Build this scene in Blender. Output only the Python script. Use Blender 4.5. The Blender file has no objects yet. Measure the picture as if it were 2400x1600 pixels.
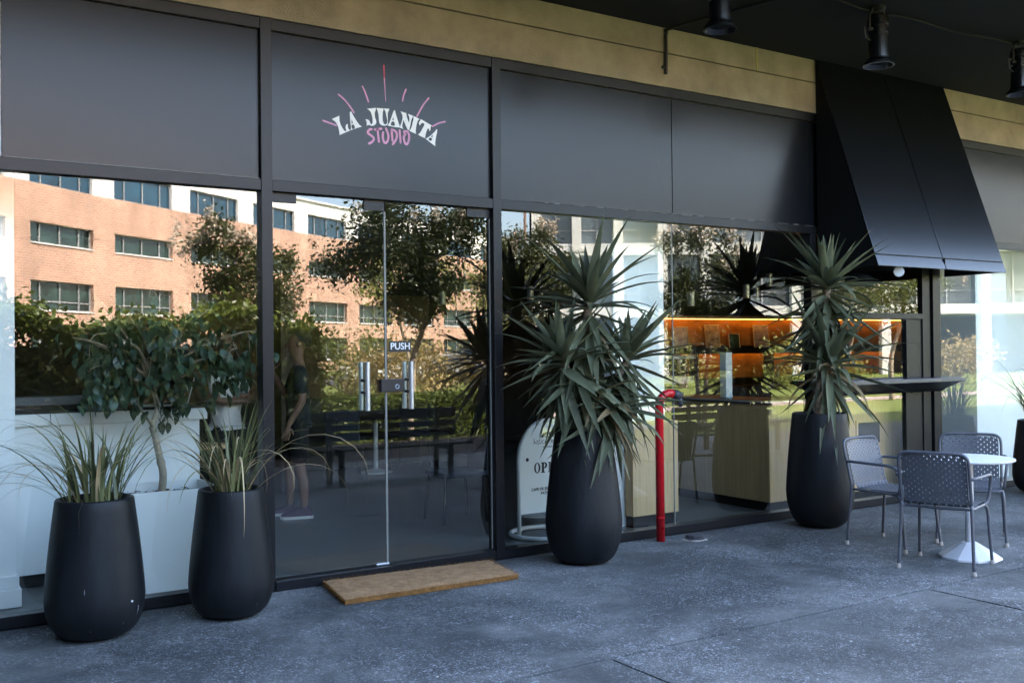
import bpy, math, random
import numpy as np
from mathutils import Vector, Matrix, Euler
PI = math.pi
rnd = random.Random(7)
SC = bpy.context.scene
COL = SC.collection

# ------------------------------------------------------------------ camera, sky, sun, exposure
yaw, pit, rol = math.radians(32.4407), math.radians(0.5631), math.radians(-0.6076)
FW = Vector((math.sin(yaw)*math.cos(pit), math.cos(yaw)*math.cos(pit), math.sin(pit)))
R0 = Vector((math.cos(yaw), -math.sin(yaw), 0)); U0 = R0.cross(FW)
RR = R0*math.cos(rol)+U0*math.sin(rol); UU = -R0*math.sin(rol)+U0*math.cos(rol)
cd = bpy.data.cameras.new('camera'); cam = bpy.data.objects.new('camera', cd); COL.objects.link(cam)
cd.lens = 35; cd.sensor_width = 36; cd.sensor_fit = 'HORIZONTAL'; cd.clip_start = 0.05; cd.clip_end = 2000
cam.matrix_world = Matrix(((RR.x, UU.x, -FW.x, 0), (RR.y, UU.y, -FW.y, -6.418), (RR.z, UU.z, -FW.z, 1.57), (0, 0, 0, 1)))
SC.camera = cam
SUN_EL, SUN_AZ = math.radians(50), math.radians(28)        # azimuth from +y towards +x
w = bpy.data.worlds.new('World'); SC.world = w; w.use_nodes = True
nt = w.node_tree; bg = nt.nodes['Background']
sky = nt.nodes.new('ShaderNodeTexSky'); sky.sky_type = 'NISHITA'; sky.sun_disc = False
sky.sun_elevation = SUN_EL; sky.sun_rotation = SUN_AZ; sky.air_density = 1.0; sky.dust_density = 3.0; sky.ozone_density = 0.4
nt.links.new(sky.outputs[0], bg.inputs[0]); bg.inputs[1].default_value = 0.15
sl = bpy.data.lights.new('sun', 'SUN'); sl.energy = 3.5; sl.angle = math.radians(0.53); sl.color = (1, .93, .82)
so = bpy.data.objects.new('sun', sl); COL.objects.link(so)
sd = Vector((math.sin(SUN_AZ)*math.cos(SUN_EL), math.cos(SUN_AZ)*math.cos(SUN_EL), math.sin(SUN_EL)))
so.rotation_euler = sd.to_track_quat('Z', 'Y').to_euler(); so.location = (0, 30, 60)
vs = SC.view_settings; SC.display_settings.display_device = 'sRGB'
vs.view_transform = 'Standard'; vs.look = 'None'; vs.exposure = 3.85; vs.gamma = 1; vs.use_curve_mapping = False
cy = SC.cycles; cy.use_denoising = True; cy.max_bounces = 10; cy.diffuse_bounces = 4; cy.glossy_bounces = 5
cy.transparent_max_bounces = 16; cy.transmission_bounces = 4; cy.caustics_reflective = False; cy.caustics_refractive = False
cy.sample_clamp_indirect = 6

# ------------------------------------------------------------------ materials
def mat(name, col, rough=.6, metal=0, var=0, vscale=6, bump=0, bscale=40, spec=.5, col2=None, stretch=None, coord='Object', detail=6, sheen=0):
    m = bpy.data.materials.new(name); m.use_nodes = True
    n, l = m.node_tree.nodes, m.node_tree.links
    p = n['Principled BSDF']
    p.inputs['Base Color'].default_value = (*col, 1); p.inputs['Roughness'].default_value = rough
    p.inputs['Metallic'].default_value = metal; p.inputs['Specular IOR Level'].default_value = spec
    if var or col2 or bump:
        tc = n.new('ShaderNodeTexCoord'); mp = n.new('ShaderNodeMapping'); l.new(tc.outputs[coord], mp.inputs[0])
        if stretch: mp.inputs['Scale'].default_value = stretch
    if var or col2:
        no = n.new('ShaderNodeTexNoise'); no.inputs['Scale'].default_value = vscale; no.inputs['Detail'].default_value = detail
        no.inputs['Roughness'].default_value = .6
        l.new(mp.outputs[0], no.inputs['Vector'])
        cr = n.new('ShaderNodeValToRGB'); l.new(no.outputs[0], cr.inputs[0]); l.new(cr.outputs[0], p.inputs['Base Color'])
        if col2: a, b = col, col2
        else: a, b = [c*(1-var) for c in col], [min(1, c*(1+var)) for c in col]
        cr.color_ramp.elements[0].color = (*a, 1); cr.color_ramp.elements[1].color = (*b, 1)
        cr.color_ramp.elements[0].position = .32; cr.color_ramp.elements[1].position = .68
        mr = n.new('ShaderNodeMapRange'); mr.inputs['To Min'].default_value = max(0, rough-.1); mr.inputs['To Max'].default_value = min(1, rough+.1)
        l.new(no.outputs[0], mr.inputs[0]); l.new(mr.outputs[0], p.inputs['Roughness'])
    if bump:
        nb = n.new('ShaderNodeTexNoise'); nb.inputs['Scale'].default_value = bscale; nb.inputs['Detail'].default_value = 5
        l.new(mp.outputs[0], nb.inputs['Vector'])
        b = n.new('ShaderNodeBump'); b.inputs['Strength'].default_value = bump; b.inputs['Distance'].default_value = .01
        l.new(nb.outputs[0], b.inputs['Height']); l.new(b.outputs[0], p.inputs['Normal'])
    return m

def leafmat(name, c1, c2, rough=.5, trans=.25, scale=3, spec=.5):
    """leaf colour varied per object and by position, a little light through the blade"""
    m = mat(name, c1, rough, spec=spec)
    n, l = m.node_tree.nodes, m.node_tree.links; p = n['Principled BSDF']
    tc = n.new('ShaderNodeTexCoord'); no = n.new('ShaderNodeTexNoise'); no.inputs['Scale'].default_value = scale
    l.new(tc.outputs['Object'], no.inputs['Vector'])
    oi = n.new('ShaderNodeObjectInfo'); ad = n.new('ShaderNodeMath'); ad.operation = 'MULTIPLY_ADD'
    ad.inputs[1].default_value = .5; l.new(oi.outputs['Random'], ad.inputs[0])
    sb = n.new('ShaderNodeMath'); sb.operation = 'MULTIPLY'; sb.inputs[1].default_value = .6; l.new(no.outputs[0], sb.inputs[0]); l.new(sb.outputs[0], ad.inputs[2])
    cr = n.new('ShaderNodeValToRGB'); l.new(ad.outputs[0], cr.inputs[0])
    cr.color_ramp.elements[0].position = .2; cr.color_ramp.elements[1].position = .8
    cr.color_ramp.elements[0].color = (*c1, 1); cr.color_ramp.elements[1].color = (*c2, 1)
    l.new(cr.outputs[0], p.inputs['Base Color'])
    t = n.new('ShaderNodeBsdfTranslucent'); l.new(cr.outputs[0], t.inputs[0])
    mx = n.new('ShaderNodeMixShader'); mx.inputs[0].default_value = trans
    out = n['Material Output']; l.new(p.outputs[0], mx.inputs[1]); l.new(t.outputs[0], mx.inputs[2]); l.new(mx.outputs[0], out.inputs[0])
    return m

def glassmat(name, base=.097, rim=.6, tint=(.95, .98, .96), wav=.0, wscale=1.0, rough=0.0, reflcol=(1, 1, 1)):
    m = bpy.data.materials.new(name); m.use_nodes = True
    n, l = m.node_tree.nodes, m.node_tree.links; n.remove(n['Principled BSDF'])
    tr = n.new('ShaderNodeBsdfTransparent'); tr.inputs[0].default_value = (*tint, 1)
    gl = n.new('ShaderNodeBsdfGlossy'); gl.inputs['Roughness'].default_value = rough; gl.inputs[0].default_value = (*reflcol, 1)
    lw = n.new('ShaderNodeLayerWeight'); lw.inputs[0].default_value = .5
    pw = n.new('ShaderNodeMath'); pw.operation = 'POWER'; pw.inputs[1].default_value = 3.5; l.new(lw.outputs['Facing'], pw.inputs[0])
    ma = n.new('ShaderNodeMath'); ma.operation = 'MULTIPLY_ADD'; ma.inputs[1].default_value = rim; ma.inputs[2].default_value = base
    l.new(pw.outputs[0], ma.inputs[0])
    mx = n.new('ShaderNodeMixShader'); l.new(ma.outputs[0], mx.inputs[0]); l.new(tr.outputs[0], mx.inputs[1]); l.new(gl.outputs[0], mx.inputs[2])
    l.new(mx.outputs[0], n['Material Output'].inputs[0])
    if wav:
        tc = n.new('ShaderNodeTexCoord'); no = n.new('ShaderNodeTexNoise'); no.inputs['Scale'].default_value = wscale; no.inputs['Detail'].default_value = 1
        l.new(tc.outputs['Object'], no.inputs['Vector'])
        b = n.new('ShaderNodeBump'); b.inputs['Strength'].default_value = wav; b.inputs['Distance'].default_value = .01
        l.new(no.outputs[0], b.inputs['Height']); l.new(b.outputs[0], gl.inputs['Normal'])
    return m

def emit(name, col, s):
    m = bpy.data.materials.new(name); m.use_nodes = True
    n, l = m.node_tree.nodes, m.node_tree.links
    p = n['Principled BSDF']; p.inputs['Base Color'].default_value = (*col, 1)
    p.inputs['Emission Color'].default_value = (*col, 1); p.inputs['Emission Strength'].default_value = s
    return m

FRAME = mat('charcoal_aluminium', (.011, .0115, .0135), .36, .0, bump=.02, bscale=120, spec=.3)
PANEL = mat('charcoal_cladding', (.009, .0103, .013), .26, 0, spec=.31)
HOODM = mat('black_gloss_steel', (.004, .0045, .006), .22, 0, spec=.9)
HOODIN = mat('matt_black_steel', (.004, .004, .0045), .7, spec=.3, var=.2)
SOFFIT = mat('dark_soffit_paint', (.010, .011, .012), .8, var=.25, vscale=1.5, bump=.1, bscale=30, spec=.3)
STUCCO = mat('ochre_stucco', (.285, .238, .175), .9, var=.24, vscale=3, bump=.5, bscale=90, spec=.2)
GLASS = glassmat('shop_glass', wav=.006, wscale=1.1)
GEDGE = glassmat('glass_inner_face', base=0.0, rim=.0, tint=(.97, .99, .98))
RUBBER = mat('grey_seal', (.22, .22, .2), .6)
WHITEP = mat('white_print', (.82, .82, .82), .5)
PINKP = mat('pink_print', (.62, .27, .45), .5)
REDP = mat('red_print', (.42, .02, .06), .5)
STEEL = mat('brushed_steel', (.66, .68, .71), .36, .75, spec=.6)
BLACKP = mat('black_plastic', (.012, .012, .014), .45, var=.2)
POTM = mat('black_fibre_cement', (.0035, .0042, .0052), .5, col2=(.013, .0145, .0165), vscale=4, stretch=(1, 1, .35), bump=.18, bscale=35, spec=.3)
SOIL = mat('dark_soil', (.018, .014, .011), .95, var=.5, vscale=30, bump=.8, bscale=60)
CHAIRM = mat('grey_blue_powder_coat', (.105, .112, .128), .42, var=.06, vscale=12, bump=.03, bscale=200)
WHITEC = mat('white_powder_coat', (.72, .73, .74), .4, var=.04, vscale=8)
FOOTM = mat('pale_plastic_foot', (.42, .38, .33), .6)
REDM = mat('red_enamel', (.55, .008, .014), .3, var=.12, vscale=12, bump=.04, bscale=50)
IRON = mat('grey_cast_iron', (.06, .06, .065), .55, .3, var=.3, vscale=25, bump=.3, bscale=60)
COIR = mat('coir_fibre', (.54, .33, .175), .95, var=.22, vscale=14, bump=.9, bscale=260, spec=.1)
COIRD = mat('coir_edge_fibre', (.38, .19, .065), .95, var=.35, vscale=40, spec=.1)
WHITEW = mat('white_wall_paint', (.86, .86, .85), .6, var=.03, vscale=3)
WHITEL = mat('white_laminate', (.82, .82, .81), .35, var=.02, vscale=2)
DARKL = mat('black_laminate', (.014, .014, .015), .35, var=.1)
INTFL = mat('polished_concrete', (.15, .15, .15), .38)
INTW = mat('dark_interior_paint', (.035, .033, .031), .8, var=.15, vscale=2)
INTB = mat('brown_timber_lining', (.11, .065, .035), .5, var=.3, vscale=3, stretch=(6, 6, .4))
PLY = mat('pale_plywood', (.66, .45, .23), .5, var=.14, vscale=5, stretch=(9, 9, .35), bump=.03, bscale=30)
PLYD = mat('plywood_shaded_tone', (.50, .33, .155), .5, var=.16, vscale=5, stretch=(9, 9, .35))  # darker plywood copy: shade on the bar's side is put into the colour
SKIN = mat('skin_tone', (.21, .11, .075), .55, var=.08, vscale=12)
SKIND = mat('tan_skin', (.15, .075, .05), .55, var=.08, vscale=12)
SHIRTD = mat('dark_green_cotton', (.018, .022, .024), .9, var=.25, vscale=9, bump=.3, bscale=25)
SHIRTW = mat('white_cotton', (.62, .60, .58), .9, var=.08, vscale=9, bump=.4, bscale=16)
SHORTS = mat('black_cotton', (.01, .01, .012), .9, var=.2, bump=.2, bscale=25)
SHOEM = mat('purple_suede', (.06, .03, .055), .85, var=.3, vscale=30)
SOLEM = mat('white_rubber', (.6, .58, .55), .6)
HAIRM = mat('dark_hair', (.012, .009, .007), .6, bump=.6, bscale=120)
YUCCA = leafmat('yucca_leaf', (.066, .076, .042), (.19, .205, .12), rough=.46, trans=.15, scale=4, spec=.3)
BARK = mat('tan_bark', (.21, .155, .105), .9, var=.35, vscale=30, bump=.9, bscale=45)
BARKP = mat('pale_bark', (.36, .29, .21), .85, var=.22, vscale=12, bump=.5, bscale=30)
GRASSL = leafmat('strap_leaf', (.055, .07, .026), (.24, .245, .10), rough=.45, trans=.2, scale=2)
STRAW = leafmat('dry_strap_leaf', (.50, .36, .18), (.66, .52, .30), rough=.6, trans=.2, scale=2)
FICUS = leafmat('ficus_leaf', (.020, .042, .026), (.05, .09, .052), rough=.38, trans=.15, scale=3)
HEDGEL = leafmat('hedge_leaf', (.05, .085, .014), (.20, .24, .035), rough=.4, trans=.3, scale=.9)
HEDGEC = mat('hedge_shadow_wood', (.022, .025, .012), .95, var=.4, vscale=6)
TREEL = leafmat('myrtle_leaf', (.022, .036, .009), (.10, .11, .03), rough=.5, trans=.35, scale=1.2)
TREEB = leafmat('myrtle_blossom', (.60, .47, .33), (.78, .68, .55), rough=.8, trans=.3, scale=3)
BUSHL = leafmat('sunny_bush_leaf', (.10, .125, .022), (.26, .27, .065), rough=.55, trans=.3, scale=.5)
BUSHT = leafmat('straw_bush_leaf', (.22, .17, .07), (.42, .32, .14), rough=.7, trans=.3, scale=.6)
BENCHW = mat('dark_stained_timber', (.022, .016, .012), .55, var=.3, vscale=8, stretch=(.4, 6, 6))

# brick: fine courses of a facade some sixty metres away
def brickmat():
    m = mat('red_brick_courses', (.4, .2, .12), .9, spec=.15)
    n, l = m.node_tree.nodes, m.node_tree.links; p = n['Principled BSDF']
    tc = n.new('ShaderNodeTexCoord'); br = n.new('ShaderNodeTexBrick')
    br.inputs['Scale'].default_value = 1; br.inputs['Brick Width'].default_value = .48; br.inputs['Row Height'].default_value = .16
    br.inputs['Mortar Size'].default_value = .022
    br.inputs['Color1'].default_value = (.56, .31, .215, 1); br.inputs['Color2'].default_value = (.40, .205, .14, 1); br.inputs['Mortar'].default_value = (.58, .47, .37, 1)
    sp = n.new('ShaderNodeSeparateXYZ'); cb = n.new('ShaderNodeCombineXYZ'); ad = n.new('ShaderNodeMath'); ad.operation = 'MULTIPLY'; ad.inputs[1].default_value = 1.5
    l.new(tc.outputs['Object'], sp.inputs[0]); l.new(sp.outputs[0], ad.inputs[0]); l.new(ad.outputs[0], cb.inputs[0]); l.new(sp.outputs[2], cb.inputs[1])
    l.new(cb.outputs[0], br.inputs['Vector'])
    no = n.new('ShaderNodeTexNoise'); no.inputs['Scale'].default_value = .45; no.inputs['Detail'].default_value = 8; no.inputs['Roughness'].default_value = .7; mpp = n.new('ShaderNodeMapping'); mpp.inputs['Scale'].default_value = (1, 1, .4); l.new(tc.outputs['Object'], mpp.inputs[0]); l.new(mpp.outputs[0], no.inputs['Vector'])
    mr = n.new('ShaderNodeMapRange'); mr.inputs['From Min'].default_value = .3; mr.inputs['From Max'].default_value = .7; mr.inputs['To Min'].default_value = .72; mr.inputs['To Max'].default_value = 1.28
    l.new(no.outputs[0], mr.inputs[0])
    mx = n.new('ShaderNodeMix'); mx.data_type = 'RGBA'; mx.blend_type = 'MULTIPLY'; mx.inputs[0].default_value = 1
    l.new(br.outputs[0], mx.inputs[6]); l.new(mr.outputs[0], mx.inputs[7]); l.new(mx.outputs[2], p.inputs['Base Color'])
    return m
BRICK = brickmat()
CLAD = mat('white_metal_cladding', (.74, .73, .70), .6, var=.05, vscale=1)
CONC = mat('white_concrete', (.66, .64, .60), .8, var=.08, vscale=.8)
BLUEG = mat('blue_window_glass', (.012, .05, .085), .08, 0, var=.5, vscale=.35, spec=1.0)
GREENG = mat('green_window_glass', (.025, .05, .045), .08, 0, var=.6, vscale=.5, spec=.8)
GREYG = mat('grey_blue_window_glass', (.09, .115, .13), .12, 0, var=.4, vscale=.3, spec=.8)
MULL = mat('grey_mullion', (.35, .35, .35), .5)
DARKW = mat('dark_reveal', (.05, .045, .04), .8)

def pavemat():
    m = mat('rough_concrete_paving', (.2, .22, .26), .82, spec=.3)
    n, l = m.node_tree.nodes, m.node_tree.links; p = n['Principled BSDF']
    g = n.new('ShaderNodeNewGeometry')
    def noise(s, d=6, r=.6, dist=0):
        t = n.new('ShaderNodeTexNoise'); t.inputs['Scale'].default_value = s; t.inputs['Detail'].default_value = d; t.inputs['Roughness'].default_value = r
        t.inputs['Distortion'].default_value = dist; l.new(g.outputs['Position'], t.inputs['Vector']); return t
    def ramp(src, stops):
        r = n.new('ShaderNodeValToRGB'); l.new(src, r.inputs[0]); e = r.color_ramp.elements
        e[0].position, e[0].color = stops[0][0], (*stops[0][1], 1); e[1].position, e[1].color = stops[-1][0], (*stops[-1][1], 1)
        for q, c in stops[1:-1]:
            x = e.new(q); x.color = (*c, 1)
        return r
    def mix(fac, a, b, mode='MIX'):
        x = n.new('ShaderNodeMix'); x.data_type = 'RGBA'; x.blend_type = mode
        if isinstance(fac, float): x.inputs[0].default_value = fac
        else: l.new(fac, x.inputs[0])
        for i, s in ((6, a), (7, b)):
            if isinstance(s, tuple): x.inputs[i].default_value = (*s, 1)
            else: l.new(s, x.inputs[i])
        return x.outputs[2]
    big = noise(.75, 5, .65, .4); mid = noise(6, 7, .7); fine = noise(75, 4, .7, 1.2); fine2 = noise(38, 5, .75, 2.0)
    base = ramp(big.outputs[0], [(.30, (.034, .038, .038)), (.5, (.080, .086, .085)), (.7, (.18, .187, .180))])
    c = mix(.75, base.outputs[0], ramp(mid.outputs[0], [(.3, (.62, .62, .62)), (.7, (1.35, 1.35, 1.35))]).outputs[0], 'MULTIPLY')
    sp = ramp(fine2.outputs[0], [(.53, (0, 0, 0)), (.62, (1, 1, 1))])
    pat = ramp(noise(1.6, 4, .6, .5).outputs[0], [(.36, (.12, .12, .12)), (.6, (1, 1, 1))])
    c = mix(mix(1.0, sp.outputs[0], pat.outputs[0], 'MULTIPLY'), c, mix(.72, c, (.52, .545, .58)))
    sd_ = ramp(fine.outputs[0], [(.28, (1, 1, 1)), (.42, (0, 0, 0))])
    c = mix(sd_.outputs[0], c, mix(.6, c, (.035, .04, .05)))
    # pale worn mortar dust near the wall, drifting in patches
    l.new(c, p.inputs['Base Color'])
    b = n.new('ShaderNodeBump'); b.inputs['Strength'].default_value = .55; b.inputs['Distance'].default_value = .006
    l.new(fine2.outputs[0], b.inputs['Height'])
    b2 = n.new('ShaderNodeBump'); b2.inputs['Strength'].default_value = .4; b2.inputs['Distance'].default_value = .02
    l.new(mid.outputs[0], b2.inputs['Height']); l.new(b.outputs[0], b2.inputs['Normal']); l.new(b2.outputs[0], p.inputs['Normal'])
    mr = n.new('ShaderNodeMapRange'); mr.inputs['To Min'].default_value = .6; mr.inputs['To Max'].default_value = .95
    l.new(mid.outputs[0], mr.inputs[0]); l.new(mr.outputs[0], p.inputs['Roughness'])
    return m
PAVE = pavemat()
JOINT = mat('dark_joint_grit', (.03, .033, .04), .95, var=.4, vscale=20)
LAWN = mat('mown_grass', (.09, .125, .03), .9, col2=(.18, .205, .055), vscale=1.4, bump=.8, bscale=40, spec=.1, detail=10)
ROADM = mat('asphalt', (.055, .055, .058), .9, var=.2, vscale=3)
PATHM = mat('pink_gravel_path', (.36, .28, .24), .95, var=.15, vscale=6)

# ------------------------------------------------------------------ mesh builder
class MB:
    def __init__(s): s.v, s.f, s.m = [], [], []
    def face(s, pts, mi=0):
        i = len(s.v); s.v += [tuple(p) for p in pts]; s.f.append(tuple(range(i, i+len(pts)))); s.m.append(mi)
    def box(s, x0, x1, y0, y1, z0, z1, front=0, other=0):
        i = len(s.v)
        s.v += [(x0, y0, z0), (x1, y0, z0), (x1, y1, z0), (x0, y1, z0), (x0, y0, z1), (x1, y0, z1), (x1, y1, z1), (x0, y1, z1)]
        for k, q in enumerate(((0, 1, 5, 4), (1, 2, 6, 5), (2, 3, 7, 6), (3, 0, 4, 7), (4, 5, 6, 7), (3, 2, 1, 0))):
            s.f.append(tuple(i+j for j in q)); s.m.append(front if k == 0 else other)
        return s
    def obox(s, p0, p1, inward, t, z0, z1):
        """box standing on the line p0-p1 (xy), t deep towards inward"""
        a, b = Vector(p0), Vector(p1); n_ = Vector(inward)*t
        q = [a, b, b+n_, a+n_]; i = len(s.v)
        s.v += [(p.x, p.y, z0) for p in q]+[(p.x, p.y, z1) for p in q]
        for q in ((0, 1, 5, 4), (1, 2, 6, 5), (2, 3, 7, 6), (3, 0, 4, 7), (4, 5, 6, 7), (3, 2, 1, 0)): s.f.append(tuple(i+j for j in q)); s.m.append(0)
        return s
    def hexa(s, b, t):
        """bottom loop and top loop of the same count"""
        i = len(s.v); k = len(b); s.v += [tuple(p) for p in b]+[tuple(p) for p in t]
        for j in range(k): s.f.append((i+j, i+(j+1) % k, i+k+(j+1) % k, i+k+j)); s.m.append(0)
        s.f.append(tuple(i+j for j in reversed(range(k)))); s.f.append(tuple(i+k+j for j in range(k))); s.m += [0, 0]
        return s
    def tube(s, pts, r, n=10, cap=True):
        P = [Vector(p) for p in pts]; k = len(P)
        rr = r if hasattr(r, '__len__') else [r]*k
        t0 = (P[1]-P[0]).normalized(); up = Vector((0, 0, 1)) if abs(t0.z) < .9 else Vector((1, 0, 0))
        a = t0.cross(up).normalized(); i0 = len(s.v)
        for j in range(k):
            t = (P[min(j+1, k-1)]-P[max(j-1, 0)]).normalized(); a = (a-t*a.dot(t)).normalized(); b = t.cross(a)
            for q in range(n):
                an = 2*PI*q/n; s.v.append(tuple(P[j]+(a*math.cos(an)+b*math.sin(an))*rr[j]))
        for j in range(k-1):
            for q in range(n):
                s.f.append((i0+j*n+q, i0+j*n+(q+1) % n, i0+(j+1)*n+(q+1) % n, i0+(j+1)*n+q)); s.m.append(0)
        if cap:
            s.f.append(tuple(i0+q for q in reversed(range(n)))); s.f.append(tuple(i0+(k-1)*n+q for q in range(n))); s.m += [0, 0]
        return s
    def lathe(s, prof, n=32, c=(0, 0, 0), wob=None):
        i0 = len(s.v); k = len(prof)
        for (r, z) in prof:
            for q in range(n):
                an = 2*PI*q/n; rr = r*(1+(wob(an, z) if wob else 0)); s.v.append((c[0]+rr*math.cos(an), c[1]+rr*math.sin(an), c[2]+z))
        for j in range(k-1):
            for q in range(n):
                s.f.append((i0+j*n+q, i0+j*n+(q+1) % n, i0+(j+1)*n+(q+1) % n, i0+(j+1)*n+q)); s.m.append(0)
        if prof[0][0] > 1e-4: s.f.append(tuple(i0+q for q in reversed(range(n)))); s.m.append(0)
        if prof[-1][0] > 1e-4: s.f.append(tuple(i0+(k-1)*n+q for q in range(n))); s.m.append(0)
        return s
    def ribbon(s, pts, w, y=0.0, closed=False):
        """flat stroke in the xz plane with round ends"""
        P = [Vector((p[0], p[1])) for p in pts]; ww = w if hasattr(w, '__len__') else [w]*len(P)
        L, Rr = [], []
        for j in range(len(P)):
            t = (P[min(j+1, len(P)-1)]-P[max(j-1, 0)]).normalized(); n_ = Vector((-t.y, t.x))*ww[j]/2; L.append(P[j]+n_); Rr.append(P[j]-n_)
        for j in range(len(P)-1):
            s.face([(q.x, y, q.y) for q in (L[j], Rr[j], Rr[j+1], L[j+1])])
        for e, d in ((0, -1), (len(P)-1, 1)):
            t = (P[min(e+1, len(P)-1)]-P[max(e-1, 0)]).normalized()*d; n_ = Vector((-t.y, t.x)); r = ww[e]/2
            s.face([(P[e].x+r*(n_.x*math.cos(a)+t.x*math.sin(a)), y, P[e].y+r*(n_.y*math.cos(a)+t.y*math.sin(a))) for a in [PI*k/6 for k in range(7)]])
        return s
    def mesh(s, name, *mats, smooth=False):
        me = bpy.data.meshes.new(name); me.from_pydata(s.v, [], s.f)
        for m in mats: me.materials.append(m)
        if len(mats) > 1: me.polygons.foreach_set('material_index', s.m)
        if smooth: me.polygons.foreach_set('use_smooth', [True]*len(s.f))
        me.update(); return me
    def build(s, name, mats, parent=None, smooth=False, bevel=0, kind=None, label=None, cat=None, group=None, loc=None):
        if not isinstance(mats, (list, tuple)): mats = [mats]
        o = bpy.data.objects.new(name, s.mesh(name, *mats, smooth=smooth)); COL.objects.link(o)
        if parent: o.parent = parent
        if loc: o.location = loc
        if bevel:
            b = o.modifiers.new('bevel', 'BEVEL'); b.width = bevel; b.segments = 2; b.limit_method = 'ANGLE'
        if smooth:
            pass
        tag(o, label, cat, group, kind); return o

def tag(o, label=None, cat=None, group=None, kind=None):
    if label: o['label'] = label
    if cat: o['category'] = cat
    if group: o['group'] = group
    if kind: o['kind'] = kind
    return o
def thing(name, label, cat, loc=(0, 0, 0), rz=0, group=None):
    o = bpy.data.objects.new(name, None); COL.objects.link(o); o.location = loc; o.rotation_euler = (0, 0, rz)
    o.empty_display_size = .1
    return tag(o, label, cat, group)
def put(name, me, parent=None, loc=(0, 0, 0), rot=(0, 0, 0), scale=(1, 1, 1), kind=None):
    o = bpy.data.objects.new(name, me); COL.objects.link(o); o.parent = parent
    o.location = loc; o.rotation_euler = rot; o.scale = scale
    if kind: o['kind'] = kind
    return o
def clone(root, loc, rz, label=None):
    r = root.copy(); COL.objects.link(r); r.location = loc; r.rotation_euler = (0, 0, rz)
    if label: r['label'] = label
    for ch in root.children:
        c = ch.copy(); COL.objects.link(c); c.parent = r
        for g in ch.children:
            d = g.copy(); COL.objects.link(d); d.parent = c
    return r
def text_mesh(s, size, bold=0.0, align='CENTER'):
    cu = bpy.data.curves.new('lettering', 'FONT'); cu.body = s; cu.size = size; cu.align_x = align; cu.align_y = 'CENTER'; cu.offset = bold
    o = bpy.data.objects.new('lettering', cu); COL.objects.link(o)
    dg = bpy.context.evaluated_depsgraph_get(); me = bpy.data.meshes.new_from_object(o.evaluated_get(dg))
    bpy.data.objects.remove(o); return me
def poly_mesh(loops, thick=.001):
    """flat letter with holes, in the xz plane facing -y"""
    cu = bpy.data.curves.new('lettering', 'CURVE'); cu.dimensions = '2D'; cu.fill_mode = 'BOTH'; cu.extrude = thick/2
    for lp in loops:
        sp = cu.splines.new('POLY'); sp.points.add(len(lp)-1); sp.use_cyclic_u = True
        for p, q in zip(sp.points, lp): p.co = (q[0], q[1], 0, 1)
    o = bpy.data.objects.new('lettering', cu); COL.objects.link(o)
    dg = bpy.context.evaluated_depsgraph_get(); me = bpy.data.meshes.new_from_object(o.evaluated_get(dg))
    bpy.data.objects.remove(o); return me
def smoothpath(pts, n=6):
    """Catmull-Rom through the points"""
    P = [Vector(p) for p in pts]; out = []
    for i in range(len(P)-1):
        a, b, c, d = P[max(i-1, 0)], P[i], P[i+1], P[min(i+2, len(P)-1)]
        for k in range(n):
            t = k/n; out.append(.5*((2*b)+(c-a)*t+(2*a-5*b+4*c-d)*t*t+(3*b-a-3*c+d)*t**3))
    out.append(P[-1]); return out

# ================================================================== THE SETTING
lawn = MB(); lawn.face([(-600, -600, -.05), (600, -600, -.05), (600, -6.9, -.05), (-600, -6.9, -.05)])
lawn.build('lawn', LAWN, kind='structure')
# arcade pavement: 2.6 m slabs with open joints over a grit bed
pave = thing('pavement', 'rough blue-grey concrete paving of the arcade', None); pave['kind'] = 'structure'
if 'category' in pave: del pave['category']
bed = MB().box(-9.0, 24.0, -6.9, .0, -.2, -.012); bed.build('joint_bed', JOINT, pave)
xs = [-9.86+2.6*i for i in range(13)]
for i in range(12):
    for (y0, y1) in ((-2.38, -.004), (-4.98, -2.38), (-6.9, -4.98)):
        g = .007
        if y1 > -1 and i: continue
        s = MB(); s.box(max(-9, xs[i]+g), (24 if y1 > -1 else xs[i+1])-g, y0+(.013 if y1 > -1 else g), y1-(.010 if -3 < y1 < -1 else g), -.1, rnd.uniform(-.0012, .0012))
        s.build('slab', PAVE, pave, bevel=.003)
MB().box(-9.5, 10.3, -9.72, -6.9, -.2, -.02).build('shade_bed', SOIL, kind='structure')  # dark ground added beyond the bench; the shade there is put into its colour
MB().box(-40, 60, -14.6, -13.4, -.2, -.035).build('path', PATHM, kind='structure')
MB().box(-80, 160, -58, -40, -.2, -.03).build('road', ROADM, kind='structure')

# arcade soffit, beam over the shopfront and the storeys above it
soff = MB().box(-9, 24, -2.65, .0, 4.305, 4.5); soff.build('ceiling', SOFFIT, kind='structure')
beam = thing('wall_beam', 'ochre plastered beam over the shopfront', None); beam['kind'] = 'structure'
if 'category' in beam: del beam['category']
GZ = 4.085
MB().box(-9, 24, .004, .3, 3.8, 4.304).build('beam_core', DARKW, beam)
for a, b in ((-9, 1.5), (1.505, 6.73), (6.745, 24)):
    MB().box(a, b, -.012, .004, GZ+.006, 4.303).build('plaster_panel', STUCCO, beam, bevel=.004)
for a, b in ((-9, 24),):
    MB().box(a, b, -.02, .004, 3.796, GZ-.006).build('plaster_panel', STUCCO, beam, bevel=.004)
MB().box(6.731, 6.744, -.016, .002, GZ+.006, 4.303).build('joint_strip', mat('yellow_sealant', (.42, .33, .12), .7), beam)
up = thing('office_building', 'pale rendered storeys rising above the dark arcade', 'building', (7, 0, 0))
MB().box(-16, 24, -2.65, 12, 4.501, 8.95).build('wall', CONC, up)
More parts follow.
